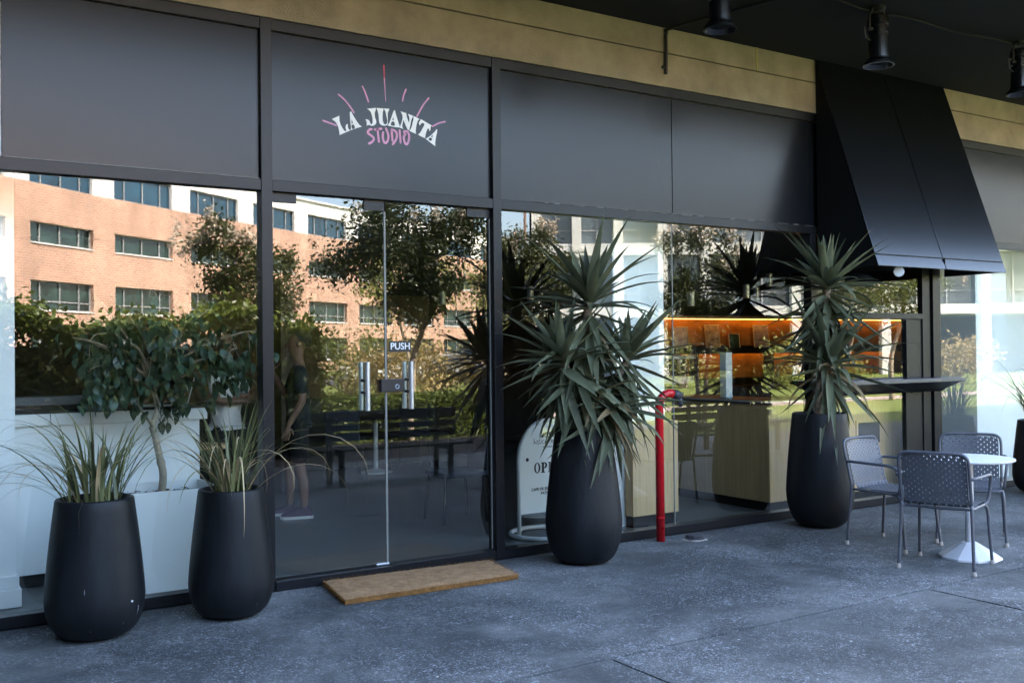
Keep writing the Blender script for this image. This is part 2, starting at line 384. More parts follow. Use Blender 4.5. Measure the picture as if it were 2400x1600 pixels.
MB().box(-23, -9.6, -17, -2.652, -.04, 8.749).build('sky_block_wing', FRAME, up)  # unseen block added to cut sky light from the left
MB().box(-16.2, 24.2, -2.75, 12.2, 8.951, 9.15).build('roof', CONC, up)

MB().box(-2.9, -2.6, -2.65, -.001, 0, 4.304).build('light_block_wall', FRAME, kind='structure')  # unseen wall added to hold back light from the left side
# shop interior shell
MB().box(-4, 16, .13, 6.8, -.12, -.002).build('interior_floor', INTFL, kind='structure')
MB().box(-4, 16, .13, 6.8, 3.02, 3.1).build('interior_ceiling', INTW, kind='structure')
MB().box(-4, 16, 6.8, 6.95, -.1, 3.1).build('back_wall', INTW, kind='structure')
MB().box(-4.15, -4, .13, 6.95, -.1, 3.1).build('side_wall', INTW, kind='structure')
MB().box(16, 16.15, .13, 6.95, -.1, 3.1).build('end_wall', INTW, kind='structure')
MB().box(11.35, 16, 1.35, 1.45, -.001, 3.02).build('partition_wall', WHITEW, kind='structure')

# ================================================================== THE SHOPFRONT
sf = thing('shopfront', 'charcoal framed glass shopfront under the ochre beam', 'shopfront')
def fr(name, x0, x1, y0, y1, z0, z1, m=FRAME, bv=.003): return MB().box(x0, x1, y0, y1, z0, z1).build(name, m, sf, bevel=bv)
GT, GB = 2.651, .072
for x0, x1 in ((2.132, 2.208), (3.925, 3.998)):
    fr('post', x0, x1, 0, .12, 0, 3.798)
fr('post', 7.44, 7.515, .002, .12, 0, GT)
fr('post', 9.30, 9.43, 0, .14, 0, 3.798)
fr('post', 9.15, 9.275, .02, .14, 0, GT)
bays = [(-4, 2.132), (2.208, 3.925), (3.998, 9.15), (9.43, 16)]
for x0, x1 in bays:
    fr('transom', x0, x1, .004, .11, GT, 2.726)
    fr('top_rail', x0, x1, .004, .11, 3.722, 3.797)
for x0, x1 in ((-4, 2.132), (3.998, 7.44), (9.43, 16)): fr('sill', x0, x1, .003, .11, 0, GB)
fr('sill', 7.515, 9.15, .003, .11, 0, GB)
fr('doorstep', 2.208, 3.06, -.012, .11, 0, .066); fr('doorstep', 3.062, 3.925, .003, .11, 0, .07)
# cladding panels above the transom
for x0, x1 in ((-4, .575), (.605, 2.128), (2.212, 3.921), (4.002, 5.742), (5.752, 7.44), (7.44, 9.3), (9.434, 16)):
    MB().box(x0, x1, .035, .06, 2.727, 3.721).build('cladding_panel', PANEL, sf)
MB().box(.61, 2.126, .006, .033, 2.7265, 2.7305).build('drip_edge', RUBBER, sf)
for k in range(26):
    x = rnd.uniform(4.1, 7.4); L = rnd.uniform(.02, .13); MB().box(x, x+L, .005, .02, 2.7262, 2.7285+rnd.uniform(0, .002)).build('worn_edge', RUBBER, sf)
MB().box(.577, .603, .05, .07, 2.727, 3.721).build('panel_gap', WHITEC, sf)
MB().box(5.743, 5.751, .045, .062, 2.727, 3.721).build('panel_seam', RUBBER, sf)
# panes
def pane(x0, x1, z0, z1, y=.05, parent=None, name='window_pane'):
    return MB().box(x0, x1, y, y+.010, z0, z1, front=0, other=1).build(name, [GLASS, GEDGE], parent or sf)
pane(-4, 2.131, GB, GT); pane(3.999, 5.744, GB, GT); pane(5.752, 7.439, GB, GT); pane(9.431, 16, GB, GT)
MB().box(5.7445, 5.7515, .049, .061, GB, GT).build('glass_joint', RUBBER, sf)
for x0, x1, hx in ((2.214, 3.042, 2.882), (3.056, 3.921, 3.223)):
    dr = pane(x0, x1, .074, 2.646, .055, name='door')
    for y in (.005, .118): MB().tube([(hx, y, 1.165), (hx, y, 1.505)], .0175, 16).build('handle', STEEL, dr)
    for z in (1.29, 1.375): MB().tube([(hx, .0, z), (hx, .125, z)], .011, 10).build('standoff', BLACKP, dr)
    for a in (((2.2145, 2.388, 2.585), (2.885, 3.041, 2.577)) if hx < 3 else ((3.722, 3.9205, 2.583),)): MB().box(a[0], a[1], .045, .075, a[2], 2.65).build('patch_fitting', FRAME, dr)
    ed = MB(); e = .006
    ed.box(x0-.004 if hx < 3 else x1-.006, x0+.004 if hx < 3 else x1+.002, .052, .068, .075, 2.58)
    if hx < 3: ed.box(x1-.004, x1+.010, .050, .068, .075, 2.575)
    ed.build('edge_seal', RUBBER, dr)
    if hx > 3:
        lk = MB().box(2.992, 3.178, .015, .054, 1.291, 1.380); lk.build('lock', BLACKP, dr, bevel=.006)
        rg = MB(); rg.tube([(3.115+.014*math.cos(a), .012, 1.327+.014*math.sin(a)) for a in [2*PI*k/14 for k in range(15)]], .004, 6, cap=False)
        rg.build('keyhole_ring', STEEL, dr)
MB().box(2.95, 3.05, .03, .05, .07, .084).build('floor_catch', STEEL, sf, bevel=.003)
# serving window bay
fr('hatch_rail', 7.515, 9.149, .006, .11, 1.857, 1.914)
fr('hatch_rail', 7.515, 9.149, .03, .10, 1.17, 1.25)
fr('hatch_stile', 8.90, 9.149, .034, .10, 1.25, 1.857)
fr('hatch_stile', 8.88, 9.149, .034, .10, GB, 1.17)
pane(7.516, 9.148, 1.915, 2.65); pane(7.516, 8.899, 1.251, 1.856, .06); pane(7.516, 8.879, GB, 1.169, .06)
lg = thing('serving_ledge', 'long charcoal counter ledge below the serving hatch', 'ledge', (0, 0, 0))
q = MB(); q.hexa([(7.55, .0, 1.105), (9.44, .0, 1.105), (9.44, -.05, 1.14), (7.55, -.05, 1.14)], [(7.55, .0, 1.215), (9.44, .0, 1.215), (9.44, -.24, 1.215), (7.55, -.24, 1.215)])
q.build('bracket', FRAME, lg); MB().box(7.53, 9.46, -.26, .0, 1.216, 1.252).build('shelf', mat('grey_ledge_top', (.085, .085, .088), .35, var=.1), lg, bevel=.004)

# ------------------------------------------------------------------ painted sign and door sign
LOGO = {'L':[[(-405,-114),(-350,-85),(-349,-103),(-348,-124),(-339,-149),(-325,-171),(-311,-187),(-303,-188),(-298,-184),(-304,-166),(-304,-158),(-300,-143),(-288,-134),(-287,-144),(-288,-157),(-282,-170),(-268,-178),(-310,-199),(-349,-220),(-350,-211),(-352,-193),(-356,-172),(-365,-149),(-380,-130),(-395,-121)]],'A1':[[(-271,-55),(-267,-46),(-260,-45),(-249,-64),(-235,-87),(-215,-114),(-198,-132),(-180,-142),(-210,-153),(-242,-166),(-267,-177),(-264,-170),(-263,-154),(-267,-125),(-270,-88)],[(-258,-95),(-248,-125),(-260,-132)],[(-261,-140),(-244,-132),(-233,-150),(-236,-162),(-253,-169),(-258,-156)]],'J':[[(-139,-10),(-72,3),(-74,-11),(-81,-34),(-80,-66),(-72,-86),(-69,-99),(-76,-114),(-91,-125),(-106,-128),(-120,-125),(-132,-124),(-145,-132),(-143,-121),(-144,-105),(-152,-88),(-143,-85),(-128,-89),(-119,-100),(-114,-115),(-105,-117),(-99,-106),(-99,-79),(-102,-58),(-108,-37),(-119,-22)]],'U':[[(-67,3),(-13,7),(-14,-4),(-19,-21),(-21,-53),(-20,-80),(-15,-96),(-7,-105),(4,-106),(14,-95),(17,-76),(10,-50),(5,-23),(-1,-8),(-8,1),(-9,8),(32,10),(31,2),(22,-16),(19,-38),(20,-65),(20,-87),(19,-100),(10,-112),(-8,-117),(-29,-115),(-44,-105),(-49,-89),(-51,-62),(-54,-36),(-59,-15)]],'A2':[[(67,-2),(72,5),(78,2),(85,-24),(97,-61),(109,-93),(115,-111),(110,-116),(75,-116),(45,-114),(15,-112),(25,-102),(35,-85),(46,-56),(57,-25)],[(63,-43),(55,-69),(67,-71)],[(52,-77),(71,-80),(75,-97),(72,-109),(60,-109),(45,-108),(42,-100)]],'N':[[(122,2),(169,-5),(167,-12),(173,-36),(185,-68),(190,-67),(192,-45),(190,-26),(179,-9),(223,-18),(216,-31),(206,-54),(200,-82),(193,-111),(185,-128),(175,-121),(160,-92),(145,-58),(142,-61),(137,-84),(133,-104),(142,-123),(114,-116),(122,-94),(133,-63),(138,-40),(134,-19)]],'I':[[(225,-19),(275,-35),(265,-43),(257,-56),(250,-77),(244,-105),(242,-127),(244,-147),(215,-139),(188,-129),(199,-121),(209,-101),(217,-69),(225,-41)]],'T':[[(284,-34),(377,-73),(367,-77),(363,-92),(362,-108),(354,-115),(353,-101),(342,-94),(332,-112),(324,-135),(319,-158),(318,-170),(288,-162),(258,-149),(270,-144),(282,-128),(295,-105),(309,-81),(314,-67),(302,-60),(289,-64),(282,-76),(274,-82),(268,-69),(270,-58),(278,-48)]],'A3':[[(413,-93),(419,-97),(417,-119),(409,-148),(403,-177),(400,-199),(401,-220),(369,-202),(321,-174),(332,-168),(351,-157),(376,-135),(398,-113)],[(382,-137),(364,-154),(378,-158)],[(358,-160),(376,-167),(370,-184),(357,-184),(344,-175)]]}
STU = [[(-106,-152),(-120,-154),(-135,-171),(-132,-185),(-112,-196),(-92,-210),(-92,-226),(-107,-244),(-127,-255)],[(-82,-151),(-32,-140)],[(-61,-147),(-56,-193),(-51,-234)],[(-18,-164),(-21,-194),(-15,-226),(-4,-238),(11,-231),(22,-206),(21,-173),(5,-134)],[(49,-146),(55,-216)],[(48,-138),(69,-141),(87,-155),(90,-182),(80,-211),(57,-241)],[(112,-136),(116,-179),(119,-223)],[(149,-150),(149,-139),(172,-138),(187,-158),(186,-194),(174,-225),(159,-228),(148,-206),(146,-176),(159,-156)]]
RAYS = [[(-469,-132),(-422,-143),(-372,-155)],[(-354,61),(-319,38),(-280,1),(-240,-50)],[(-174,143),(-153,103),(-130,41)],[(-7,312),(-5,247),(-1,150),(5,58)],[(166,166),(147,120),(138,78)],[(351,127),(303,68),(253,-18)],[(485,-30),(434,-47),(380,-76)]]
sg = thing('shop_sign', 'LA JUANITA STUDIO in white and pink with pink rays on the panel over the doors', 'sign', (3.05, .0335, 3.3))
for k, loops in LOGO.items():
    put('letter', poly_mesh([[(a/1000, b/1000) for a, b in lp] for lp in loops]), sg, rot=(PI/2, 0, 0)).data.materials.append(WHITEP)
for st in STU:
    pts = smoothpath([(a/1000, b/1000, 0) for a, b in st], 4) if len(st) > 2 else [Vector((a/1000, b/1000, 0)) for a, b in st]
    MB().ribbon(pts, .0165, -.0004).build('pink_stroke', PINKP, sg)
for i, st in enumerate(RAYS):
    pts = smoothpath([(a/1000, b/1000, 0) for a, b in st], 5); n = len(pts)
    wd = [.0115]*n if i != 3 else [.013-.009*k/(n-1) for k in range(n)]
    if i == 3:
        MB().ribbon(pts[:7], wd[:7], -.0006).build('ray', REDP, sg); MB().ribbon(pts[6:], wd[6:], -.0004).build('ray', PINKP, sg)
    else: MB().ribbon(pts, wd, -.0004).build('ray', PINKP, sg)
ps = thing('push_sign', 'small black PUSH plate stuck on the right glass door leaf', 'sign', (3.16, .052, 1.613))
MB().box(-.085, .085, -.001, .002, -.039, .039).build('plate', BLACKP, ps)
o = put('lettering', text_mesh('PUSH', .066, .0012), ps, loc=(0, -.0025, 0), rot=(PI/2, 0, 0)); o.data.materials.append(WHITEP)

# ------------------------------------------------------------------ extractor hood and its lamp
hd = thing('extractor_hood', 'tall black steel hood sloping out over the serving hatch', 'hood', (0, 0, 0))
X0, X1, XS = 7.51, 9.48, 8.5
ZB = 2.30; YB = -.70; YT = -.035; ZT = 4.302
def slab(pts, d, name, m=HOODM, bv=.003):
    n_ = (Vector(pts[1])-Vector(pts[0])).cross(Vector(pts[2])-Vector(pts[1])).normalized()*d
    b = MB(); b.hexa([tuple(Vector(p)+n_) for p in pts], pts); return b.build(name, m, hd, bevel=bv)
for a, b in ((X0, XS-.006), (XS+.006, X1)):
    slab([(a, YB, ZB), (b, YB, ZB), (b, YT, ZT), (a, YT, ZT)], -.012, 'front_sheet')
q = MB(); q.hexa([(X0+.002, YB+.02, ZB+.003), (X0+.012, YB+.02, ZB+.003), (X0+.012, YT+.02, ZT-.003), (X0+.002, YT+.02, ZT-.003)], [(X0+.002, -.022, ZB+.003), (X0+.012, -.022, ZB+.003), (X0+.012, -.021, ZT-.003), (X0+.002, -.021, ZT-.003)])
q.build('side_sheet', HOODIN, hd)
q = MB(); q.hexa([(X1-.012, YB+.02, ZB+.003), (X1-.002, YB+.02, ZB+.003), (X1-.002, YT+.02, ZT-.003), (X1-.012, YT+.02, ZT-.003)], [(X1-.012, -.022, ZB+.003), (X1-.002, -.022, ZB+.003), (X1-.002, -.021, ZT-.003), (X1-.012, -.021, ZT-.003)])
q.build('side_sheet', HOODIN, hd)
MB().box(X0+.014, X1-.014, YB+.03, -.022, ZB+.10, ZB+.11).build('inner_tray', HOODIN, hd)
MB().box(XS-.005, XS+.005, YB+.014, YB+.03, ZB+.004, ZB+.1).build('seam_bar', HOODIN, hd)
hl = thing('spot_lamp', 'small black spot lamp with white face hanging under the hood', 'lamp', (7.93, -.60, 2.245))
MB().tube([(0, .0, .155), (0, 0, .075)], .012, 10).build('stem', WHITEC, hl)
ax = Vector((.0, -.94, -.08)).normalized(); ax = (Vector((0, -6.418, 1.57))-Vector((7.93, -.6, 2.25))).normalized()
c0 = Vector((0, 0, .02))
MB().tube([c0-ax*.13, c0+ax*.06], .05, 20).build('housing', BLACKP, hl)
MB().tube([c0+ax*.0605, c0+ax*.064], .046, 20).build('lens', WHITEC, hl)

# ------------------------------------------------------------------ soffit spots, conduit and cable
def soffit_lamp(x, y, label):
    t = thing('ceiling_spot', label, 'lamp', (x, y, 3.83), 0, 'black can lamps under the arcade soffit')
    MB().lathe([(.0, .40), (.075, .40), (.082, .385), (.082, .33), (.07, .325), (.07, .30), (.076, .295), (.076, .262), (.07, .258), (.07, .24), (.075, .236), (.082, .06), (.09, .055), (.092, .04)], 28).build('can', HOODM, t, smooth=False)
    MB().lathe([(.088, .05), (.118, .022), (.122, .0), (.112, .0), (.085, .03), (.0, .034)], 28).build('flange', HOODM, t)
    MB().lathe([(.0, .476), (.06, .476), (.06, .45), (.045, .44), (.0, .44)], 20).build('ceiling_plate', BLACKP, t)
    for s in (-1, 1):
        b = MB(); b.tube([(s*.06, .0, .46), (s*.105, 0, .40), (s*.105, 0, .27)], .009, 8); b.tube([(s*.105, .0, .285), (s*.07, 0, .285)], .014, 8); b.build('yoke_arm', BLACKP, t)
    c = MB(); c.tube([(-.07, .03, .4), (-.13, .03, .30), (-.115, .03, .22), (-.075, .02, .2)], .005, 6); c.build('lead', BLACKP, t)
soffit_lamp(5.045, -1.28, 'black can spot on the soffit above the red pipe, cut by the picture top')
soffit_lamp(6.79, -1.275, 'black can spot on the soffit just left of the hood')
soffit_lamp(8.68, -1.34, 'black can spot on the soffit in front of the hood, at the corner')
cb = thing('conduit', 'black conduit pipe running over the soffit and down the ochre beam', 'pipe')
MB().tube(smoothpath([(6.6, -2.9, 4.28), (5.9, -1.02, 4.28), (5.66, -.12, 4.28), (5.645, -.035, 4.255), (5.635, -.036, 4.12), (5.63, -.037, 3.90)], 6), .014, 8).build('tube', BLACKP, cb)
MB().tube([(5.595, -.03, 3.955), (5.64, -.03, 3.955)], .012, 8).build('clip', BLACKP, cb)
kb = thing('cable', 'thin black cable slung between the soffit spots', 'cable')
MB().tube(smoothpath([(6.0, -1.3, 4.295), (6.4, -1.27, 4.27), (6.75, -1.26, 4.26), (7.2, -1.27, 4.285), (7.8, -1.29, 4.262), (8.3, -1.31, 4.28), (8.66, -1.33, 4.27)], 5), .009, 6).build('wire', HOODIN, kb, smooth=True)

# ------------------------------------------------------------------ red standpipe, drain cap, doormat
rp = thing('standpipe', 'bent red enamelled standpipe with a dark nozzle', 'pipe', (5.411, -.15, 0))
arc = [(0, 0, 0), (0, 0, 1.115)]+[(.095-.095*math.cos(a), -.012*a, 1.115+.095*math.sin(a)) for a in [PI/2*k/8 for k in range(1, 9)]]+[(.135, -.02, 1.205)]
MB().tube(arc, .035, 20).build('pipe', REDM, rp, smooth=True)
MB().lathe([(.035, .19), (.0368, .192), (.0368, .2), (.035, .202)], 20).build('collar', REDM, rp)
nz = MB(); nz.tube([(.13, -.02, 1.207), (.165, -.022, 1.198), (.20, -.025, 1.178)], [.038, .040, .034], 16); nz.tube([(.185, -.025, 1.19), (.205, -.028, 1.13), (.215, -.03, 1.10)], [.024, .026, .02], 12)
nz.tube([(.195, -.025, 1.19), (.23, -.03, 1.20)], [.022, .016], 10); nz.build('nozzle', IRON, rp, smooth=True)
dc = thing('drain_cap', 'round dark drain cap standing proud of the paving', 'drain', (5.69, -.25, 0))
MB().lathe([(.085, 0), (.085, .012), (.075, .018), (.075, .034), (.068, .04), (.0, .042)], 24).build('cap', IRON, dc)
MB().lathe([(.1, .0), (.095, .006), (.082, .008)], 20, wob=lambda a, z: .12*math.sin(5*a)).build('mortar', mat('crumbled_mortar', (.36, .33, .29), .95, var=.3, vscale=40), dc)
dm = thing('doormat', 'long tan coir mat lying in front of the glass doors', 'doormat', (0, 0, 0))
mc = [(2.53, -.03), (3.80, -.095), (3.715, -.625), (2.445, -.60)]
def mat_pt(u, v):
    a = Vector(mc[3]).lerp(Vector(mc[2]), u); b = Vector(mc[0]).lerp(Vector(mc[1]), u); return a.lerp(b, v)
m = MB(); NX, NY = 50, 20
for j in range(NY+1):
    for i in range(NX+1):
        p = mat_pt(i/NX, j/NY); e = min(i, NX-i, j, NY-j)
        m.v.append((p.x, p.y, .042+rnd.uniform(-.003, .003)-(.010 if e == 0 else .003 if e == 1 else 0)))
for j in range(NY):
    for i in range(NX):
        a = j*(NX+1)+i; m.f.append((a, a+1, a+NX+2, a+NX+1)); m.m.append(0)
m.build('pile', COIR, dm, smooth=True)
b = MB(); q = [mat_pt(0.003, 0.006), mat_pt(.997, .006), mat_pt(.997, .994), mat_pt(.003, .994)]
b.hexa([(p.x, p.y, .002) for p in q], [(p.x, p.y, .033) for p in q]); b.build('backing', COIRD, dm)
fb = MB()
def fibre(p, d):
    h = rnd.uniform(.001, .046); L = rnd.uniform(.006, .02); a = Vector((p.x, p.y, h)); t = Vector((d.x*L, d.y*L, rnd.uniform(-.008, .008)))
    sx = Vector((-d.y, d.x, 0))*.0012; fb.face([a-sx, a+sx, (a+t)]) if (a+t).z > .001 else None
for k in range(5200):
    u = rnd.random(); e = rnd.choice('ffffffbllrr')
    jt = Vector((rnd.uniform(-.5, .5), rnd.uniform(-.5, .5)))
    if e == 'f': fibre(mat_pt(u, 0), Vector((0, -1))+jt)
    elif e == 'b': fibre(mat_pt(u, 1), Vector((0, 1))+jt)
    elif e == 'l': fibre(mat_pt(0, u), Vector((-1, 0))+jt)
    else: fibre(mat_pt(1, u), Vector((1, 0))+jt)
for k in range(5200):
    p = mat_pt(rnd.uniform(.01, .99), rnd.uniform(.02, .98)); a = rnd.uniform(0, 6.28); L = rnd.uniform(.006, .014); q = Vector((p.x, p.y, .041)); sx = Vector((math.sin(a), -math.cos(a), 0))*.0011
    fb.face([q-sx, q+sx, q+Vector((math.cos(a)*L, math.sin(a)*L, rnd.uniform(.002, .008)))])
fb.build('fringe', COIRD, dm, kind='stuff')

# ================================================================== TABLE AND CHAIRS
def perforated(S, nu, nv, hw, hh, skip=None):
    """sheet S(u,v) of nu x nv cells, slot holes in a staggered pattern; hw, hh are hole size as a share of the cell"""
    b = MB()
    for j in range(nv):
        for i in range(nu):
            u0, u1, v0, v1 = i/nu, (i+1)/nu, j/nv, (j+1)/nv
            if (i+j) % 2 or (skip and skip(i, j)):
                b.face([S(u0, v0), S(u1, v0), S(u1, v1), S(u0, v1)]); continue
            uc, vc, du, dv = (u0+u1)/2, (v0+v1)/2, (u1-u0)/2, (v1-v0)/2
            out = [(-1, -1), (0, -1), (1, -1), (1, 0), (1, 1), (0, 1), (-1, 1), (-1, 0)]
            inn = [(-hw*.75, -hh*.8), (0, -hh), (hw*.75, -hh*.8), (hw, 0), (hw*.75, hh*.8), (0, hh), (-hw*.75, hh*.8), (-hw, 0)]
            k = len(b.v)
            b.v += [tuple(S(uc+a*du, vc+c*dv)) for a, c in out]+[tuple(S(uc+a*du, vc+c*dv)) for a, c in inn]
            for q in range(8): b.f.append((k+q, k+(q+1) % 8, k+8+(q+1) % 8, k+8+q)); b.m.append(0)
    return b
def make_chair(label, loc, rz):
    t = thing('perforated_chair', label, 'chair', loc, rz, 'metal armchairs round the white café table')
    def back(u, v):
        z = .475+v*.345; y = -.215-.075*v-.02*math.sin(PI*v)*0
        wv = .215 if v < .86 else .215-.03*(1-math.sqrt(max(0, 1-((v-.86)/.14)**2)))
        cx = (u-.5)*2; return (cx*wv, y-.018*(1-cx*cx), z)
    def seat(u, v):
        y = .225-v*.43; cx = (u-.5)*2
        z = .452-.012*(1-cx*cx)*math.sin(PI*min(1, v*1.1)) - (.02*(1-v/.12)**2 if v < .12 else 0)+(.03*((v-.92)/.08)**2 if v > .92 else 0)
        return (cx*.215, y, z)
    for nm, S, nu, nv in (('backrest', back, 18, 17), ('seat', seat, 18, 20)):
        o = perforated(S, nu, nv, .34, .62, None).build(nm, CHAIRM, t)
        so_ = o.modifiers.new('solid', 'SOLIDIFY'); so_.thickness = .0025
    r = .0115
    def bend(pts, n=5): return smoothpath(pts, n)
    # back frame: one hoop from seat height up, across and down
    MB().tube(bend([(-.232, -.222, .46), (-.234, -.262, .64), (-.232, -.294, .78), (-.205, -.302, .822), (-.16, -.306, .832), (0, -.318, .834), (.16, -.306, .832), (.205, -.302, .822), (.232, -.294, .78), (.234, -.262, .64), (.232, -.222, .46)], 4), r, 10).build('back_frame', CHAIRM, t, smooth=True)
    MB().tube(bend([(-.228, -.21, .442), (-.228, .0, .44), (-.226, .17, .436), (-.205, .222, .428), (-.15, .232, .425), (0, .234, .425), (.15, .232, .425), (.205, .222, .428), (.226, .17, .436), (.228, 0, .44), (.228, -.21, .442)], 3), .010, 8).build('seat_frame', CHAIRM, t, smooth=True)
    b = MB(); b.tube([(-.228, -.19, .441), (0, -.195, .436), (.228, -.19, .441)], .009, 8); b.build('cross_tube', CHAIRM, t)
    for s in (-1, 1):
        MB().tube(bend([(s*.236, -.262, .655), (s*.262, -.235, .664), (s*.272, -.05, .662), (s*.270, .13, .655), (s*.262, .195, .63), (s*.254, .212, .57), (s*.245, .205, .49), (s*.236, .185, .45), (s*.226, .15, .437)], 4), r, 10).build('armrest', CHAIRM, t, smooth=True)
        lr = MB().tube(bend([(s*.233, -.226, .475), (s*.240, -.238, .30), (s*.252, -.262, .012)], 4), r, 10).build('leg', CHAIRM, t, smooth=True)
        MB().lathe([(.0, 0), (.017, 0), (.018, .01), (.013, .032), (.0, .034)], 12, (s*.252, -.262, 0)).build('foot_cap', FOOTM, lr)
        lf = MB().tube(bend([(s*.215, .12, .432), (s*.226, .175, .425), (s*.236, .205, .38), (s*.243, .222, .22), (s*.252, .246, .012)], 4), r, 10).build('leg', CHAIRM, t, smooth=True)
        MB().lathe([(.0, 0), (.017, 0), (.018, .01), (.013, .032), (.0, .034)], 12, (s*.252, .246, 0)).build('foot_cap', FOOTM, lf)
    return t
def face(fx, fy): return math.atan2(fy, fx)-PI/2
c1 = make_chair('perforated metal chair nearest the yucca pot, its back to the shop window', (6.81, -1.345, 0), face(.085, -.996))
c2 = clone(c1, (6.465, -2.03, 0), face(.945, .33), 'dark perforated chair in front, seen from behind at the near side of the table')
c3 = clone(c1, (7.50, -1.56, 0), face(-.84, -.54), 'perforated chair beyond the white table facing the street, before the far pot')
tb = thing('cafe_table', 'round white café table on a faceted pedestal among the metal chairs', 'table', (6.858, -1.962, 0))
MB().lathe([(.0, .722), (.305, .722), (.317, .728), (.318, .736), (.314, .741), (.0, .742)], 56).build('table_top', WHITEC, tb, smooth=False)
MB().lathe([(.0305, .10), (.0305, .715), (.08, .72), (.08, .722), (.0, .722)], 28).build('column', WHITEC, tb)
q = MB(); n = 10; ro, ri = .222, .052
q.hexa([(ro*math.cos(2*PI*k/n+.2), ro*math.sin(2*PI*k/n+.2), 0) for k in range(n)], [(ro*.985*math.cos(2*PI*k/n+.2), ro*.985*math.sin(2*PI*k/n+.2), .014) for k in range(n)])
q.hexa([(ro*.985*math.cos(2*PI*k/n+.2), ro*.985*math.sin(2*PI*k/n+.2), .0141) for k in range(n)], [(ri*math.cos(2*PI*k/n+.2), ri*math.sin(2*PI*k/n+.2), .115) for k in range(n)])
q.build('pedestal', WHITEC, tb)

# ================================================================== POTS
def pot(x, y, H, rmax, rrim, label, zm=.2):
    t = thing('planter_pot', label, 'pot', (x, y, 0), rnd.uniform(0, 6), 'black tapered plant pots along the shopfront')
    rb = rmax*.56; zm += .05
    prof = [(0, .004), (rb*.9, .004), (rb, .012)]
    for k in range(1, 9):
        a = PI/2*k/8; prof.append((rb+(rmax-rb)*math.sin(a), .012+(zm-.012)*(1-math.cos(a))))
    for k in range(1, 11):
        s = k/10; prof.append((rmax-(rmax-rrim)*(s**1.25), zm+(H-.012-zm)*s))
    prof += [(rrim-.004, H-.003), (rrim-.012, H), (rrim-.024, H-.006), (rrim-.03, H-.05), (rrim-.03, H-.10)]
    MB().lathe(prof, 44, wob=lambda a, z: .006*math.sin(2*a+z*3)).build('body', POTM, t, smooth=True)
    b = MB().lathe([(rrim-.028, H-.075), (rrim*.5, H-.06), (.0, H-.055)], 24, wob=lambda a, z: .02*math.sin(7*a)); b.build('soil', SOIL, t, smooth=True)
    return t
pA = pot(1.02, -.42, .775, .264, .208, 'black tapered pot scuffed with white paint, leftmost beside the white planter box', .17)
pB = pot(1.79, -.42, .765, .250, .193, 'black tapered pot standing left of the doors against the frame post', .16)
pC = pot(4.43, -.42, 1.0, .288, .205, 'tall black pot between the doors and the red pipe, under the big yucca', .25)
pD = pot(7.03, -.42, 1.0, .292, .232, 'tall black pot before the serving window, behind the metal chairs', .27)
pE = pot(10.45, -.45, .78, .264, .208, 'black pot at the far right edge, beyond the serving ledge', .17)
CHIP = mat('white_paint_scuff', (.6, .6, .6), .8)
for (px, ang, hh, pr, ww, hs) in ((pA, -.95, .215, .262, .018, .014), (pA, -1.95, .30, .262, .002, .035), (pA, -.72, .15, .26, .003, .07), (pA, -1.85, .075, .25, .006, .005), (pA, -1.12, .10, .25, .004, .005), (pB, -1.2, .09, .247, .004, .005)):
    b = MB(); a = ang-px.rotation_euler[2]
    P = Vector((math.cos(a), math.sin(a), 0)); T = Vector((-math.sin(a), math.cos(a), 0)); pts = []
    for k in range(7):
        th = 2*PI*k/7; j = rnd.uniform(.6, 1.2); pts.append(P*(pr+.0015)+T*(ww/2*math.cos(th)*j)+Vector((0, 0, hh+hs/2*math.sin(th)*j)))
    b.face(pts); o = b.build('paint_scuff', CHIP, px); sw = o.modifiers.new('wrap', 'SHRINKWRAP'); sw.target = [c for c in px.children if c.name.startswith('body')][0]; sw.offset = .001

# ================================================================== PLANTS IN POTS
def strap(base, az, L, lean, droop, w, n=12, tw=0):
    """long arching ribbon with a fold; returns MB in local coordinates"""
    b = MB(); p = Vector(base); el = PI/2-lean; i0 = len(b.v); d = az
    for k in range(n+1):
        s = k/n; ww = w*(1-s**2.2)*(.55+.45*min(1, s*5))+.0006
        dr = Vector((math.cos(d)*math.cos(el), math.sin(d)*math.cos(el), math.sin(el)))
        side = Vector((-math.sin(d+tw*s), math.cos(d+tw*s), 0)); nn = side.cross(dr)
        b.v += [tuple(p-side*ww/2), tuple(p-nn*ww*.18), tuple(p+side*ww/2)]
        p = p+dr*(L/n); el -= droop/n*(.35+1.5*s)
    for k in range(n):
        a = i0+3*k; b.f += [(a, a+1, a+4, a+3), (a+1, a+2, a+5, a+4)]; b.m += [0, 0]
    return b
def grass(x, y, z, nb, label, seed, straw=.2, long=1.0, r=.13, left=0):
    R_ = random.Random(seed)
    t = thing('strap_leaf_plant', label, 'plant', (x, y, z), 0, 'strappy grass plants in the low pots')
    for k in range(nb):
        a = R_.uniform(0, 2*PI); rr = r*math.sqrt(R_.random()); st = R_.random() < straw
        outer = k % 3 == 0
        L = R_.uniform(.34, .68)*long*(1.55 if outer else .9); lean = R_.uniform(.25, .8) if outer else R_.uniform(.0, .28)
        droop = R_.uniform(1.1, 2.3) if outer else R_.uniform(.1, 1.3)
        az = a if R_.random() < .75 else R_.uniform(0, 2*PI)
        if left and outer and R_.random() < left: az = PI+R_.uniform(-.6, .6)
        if st: droop += 1.3; L *= 1.15
        b = strap((rr*math.cos(a), rr*math.sin(a), 0), az, L, lean, droop, R_.uniform(.012, .024) if not outer else R_.uniform(.007, .016), 12, R_.uniform(-.8, .8))
        b.build('blade', STRAW if st else GRASSL, t, smooth=True)
    return t
grass(1.02, -.42, .70, 105, 'green strappy plant spilling left out of the scuffed leftmost pot', 3, .08, 1.0, .13, .45)
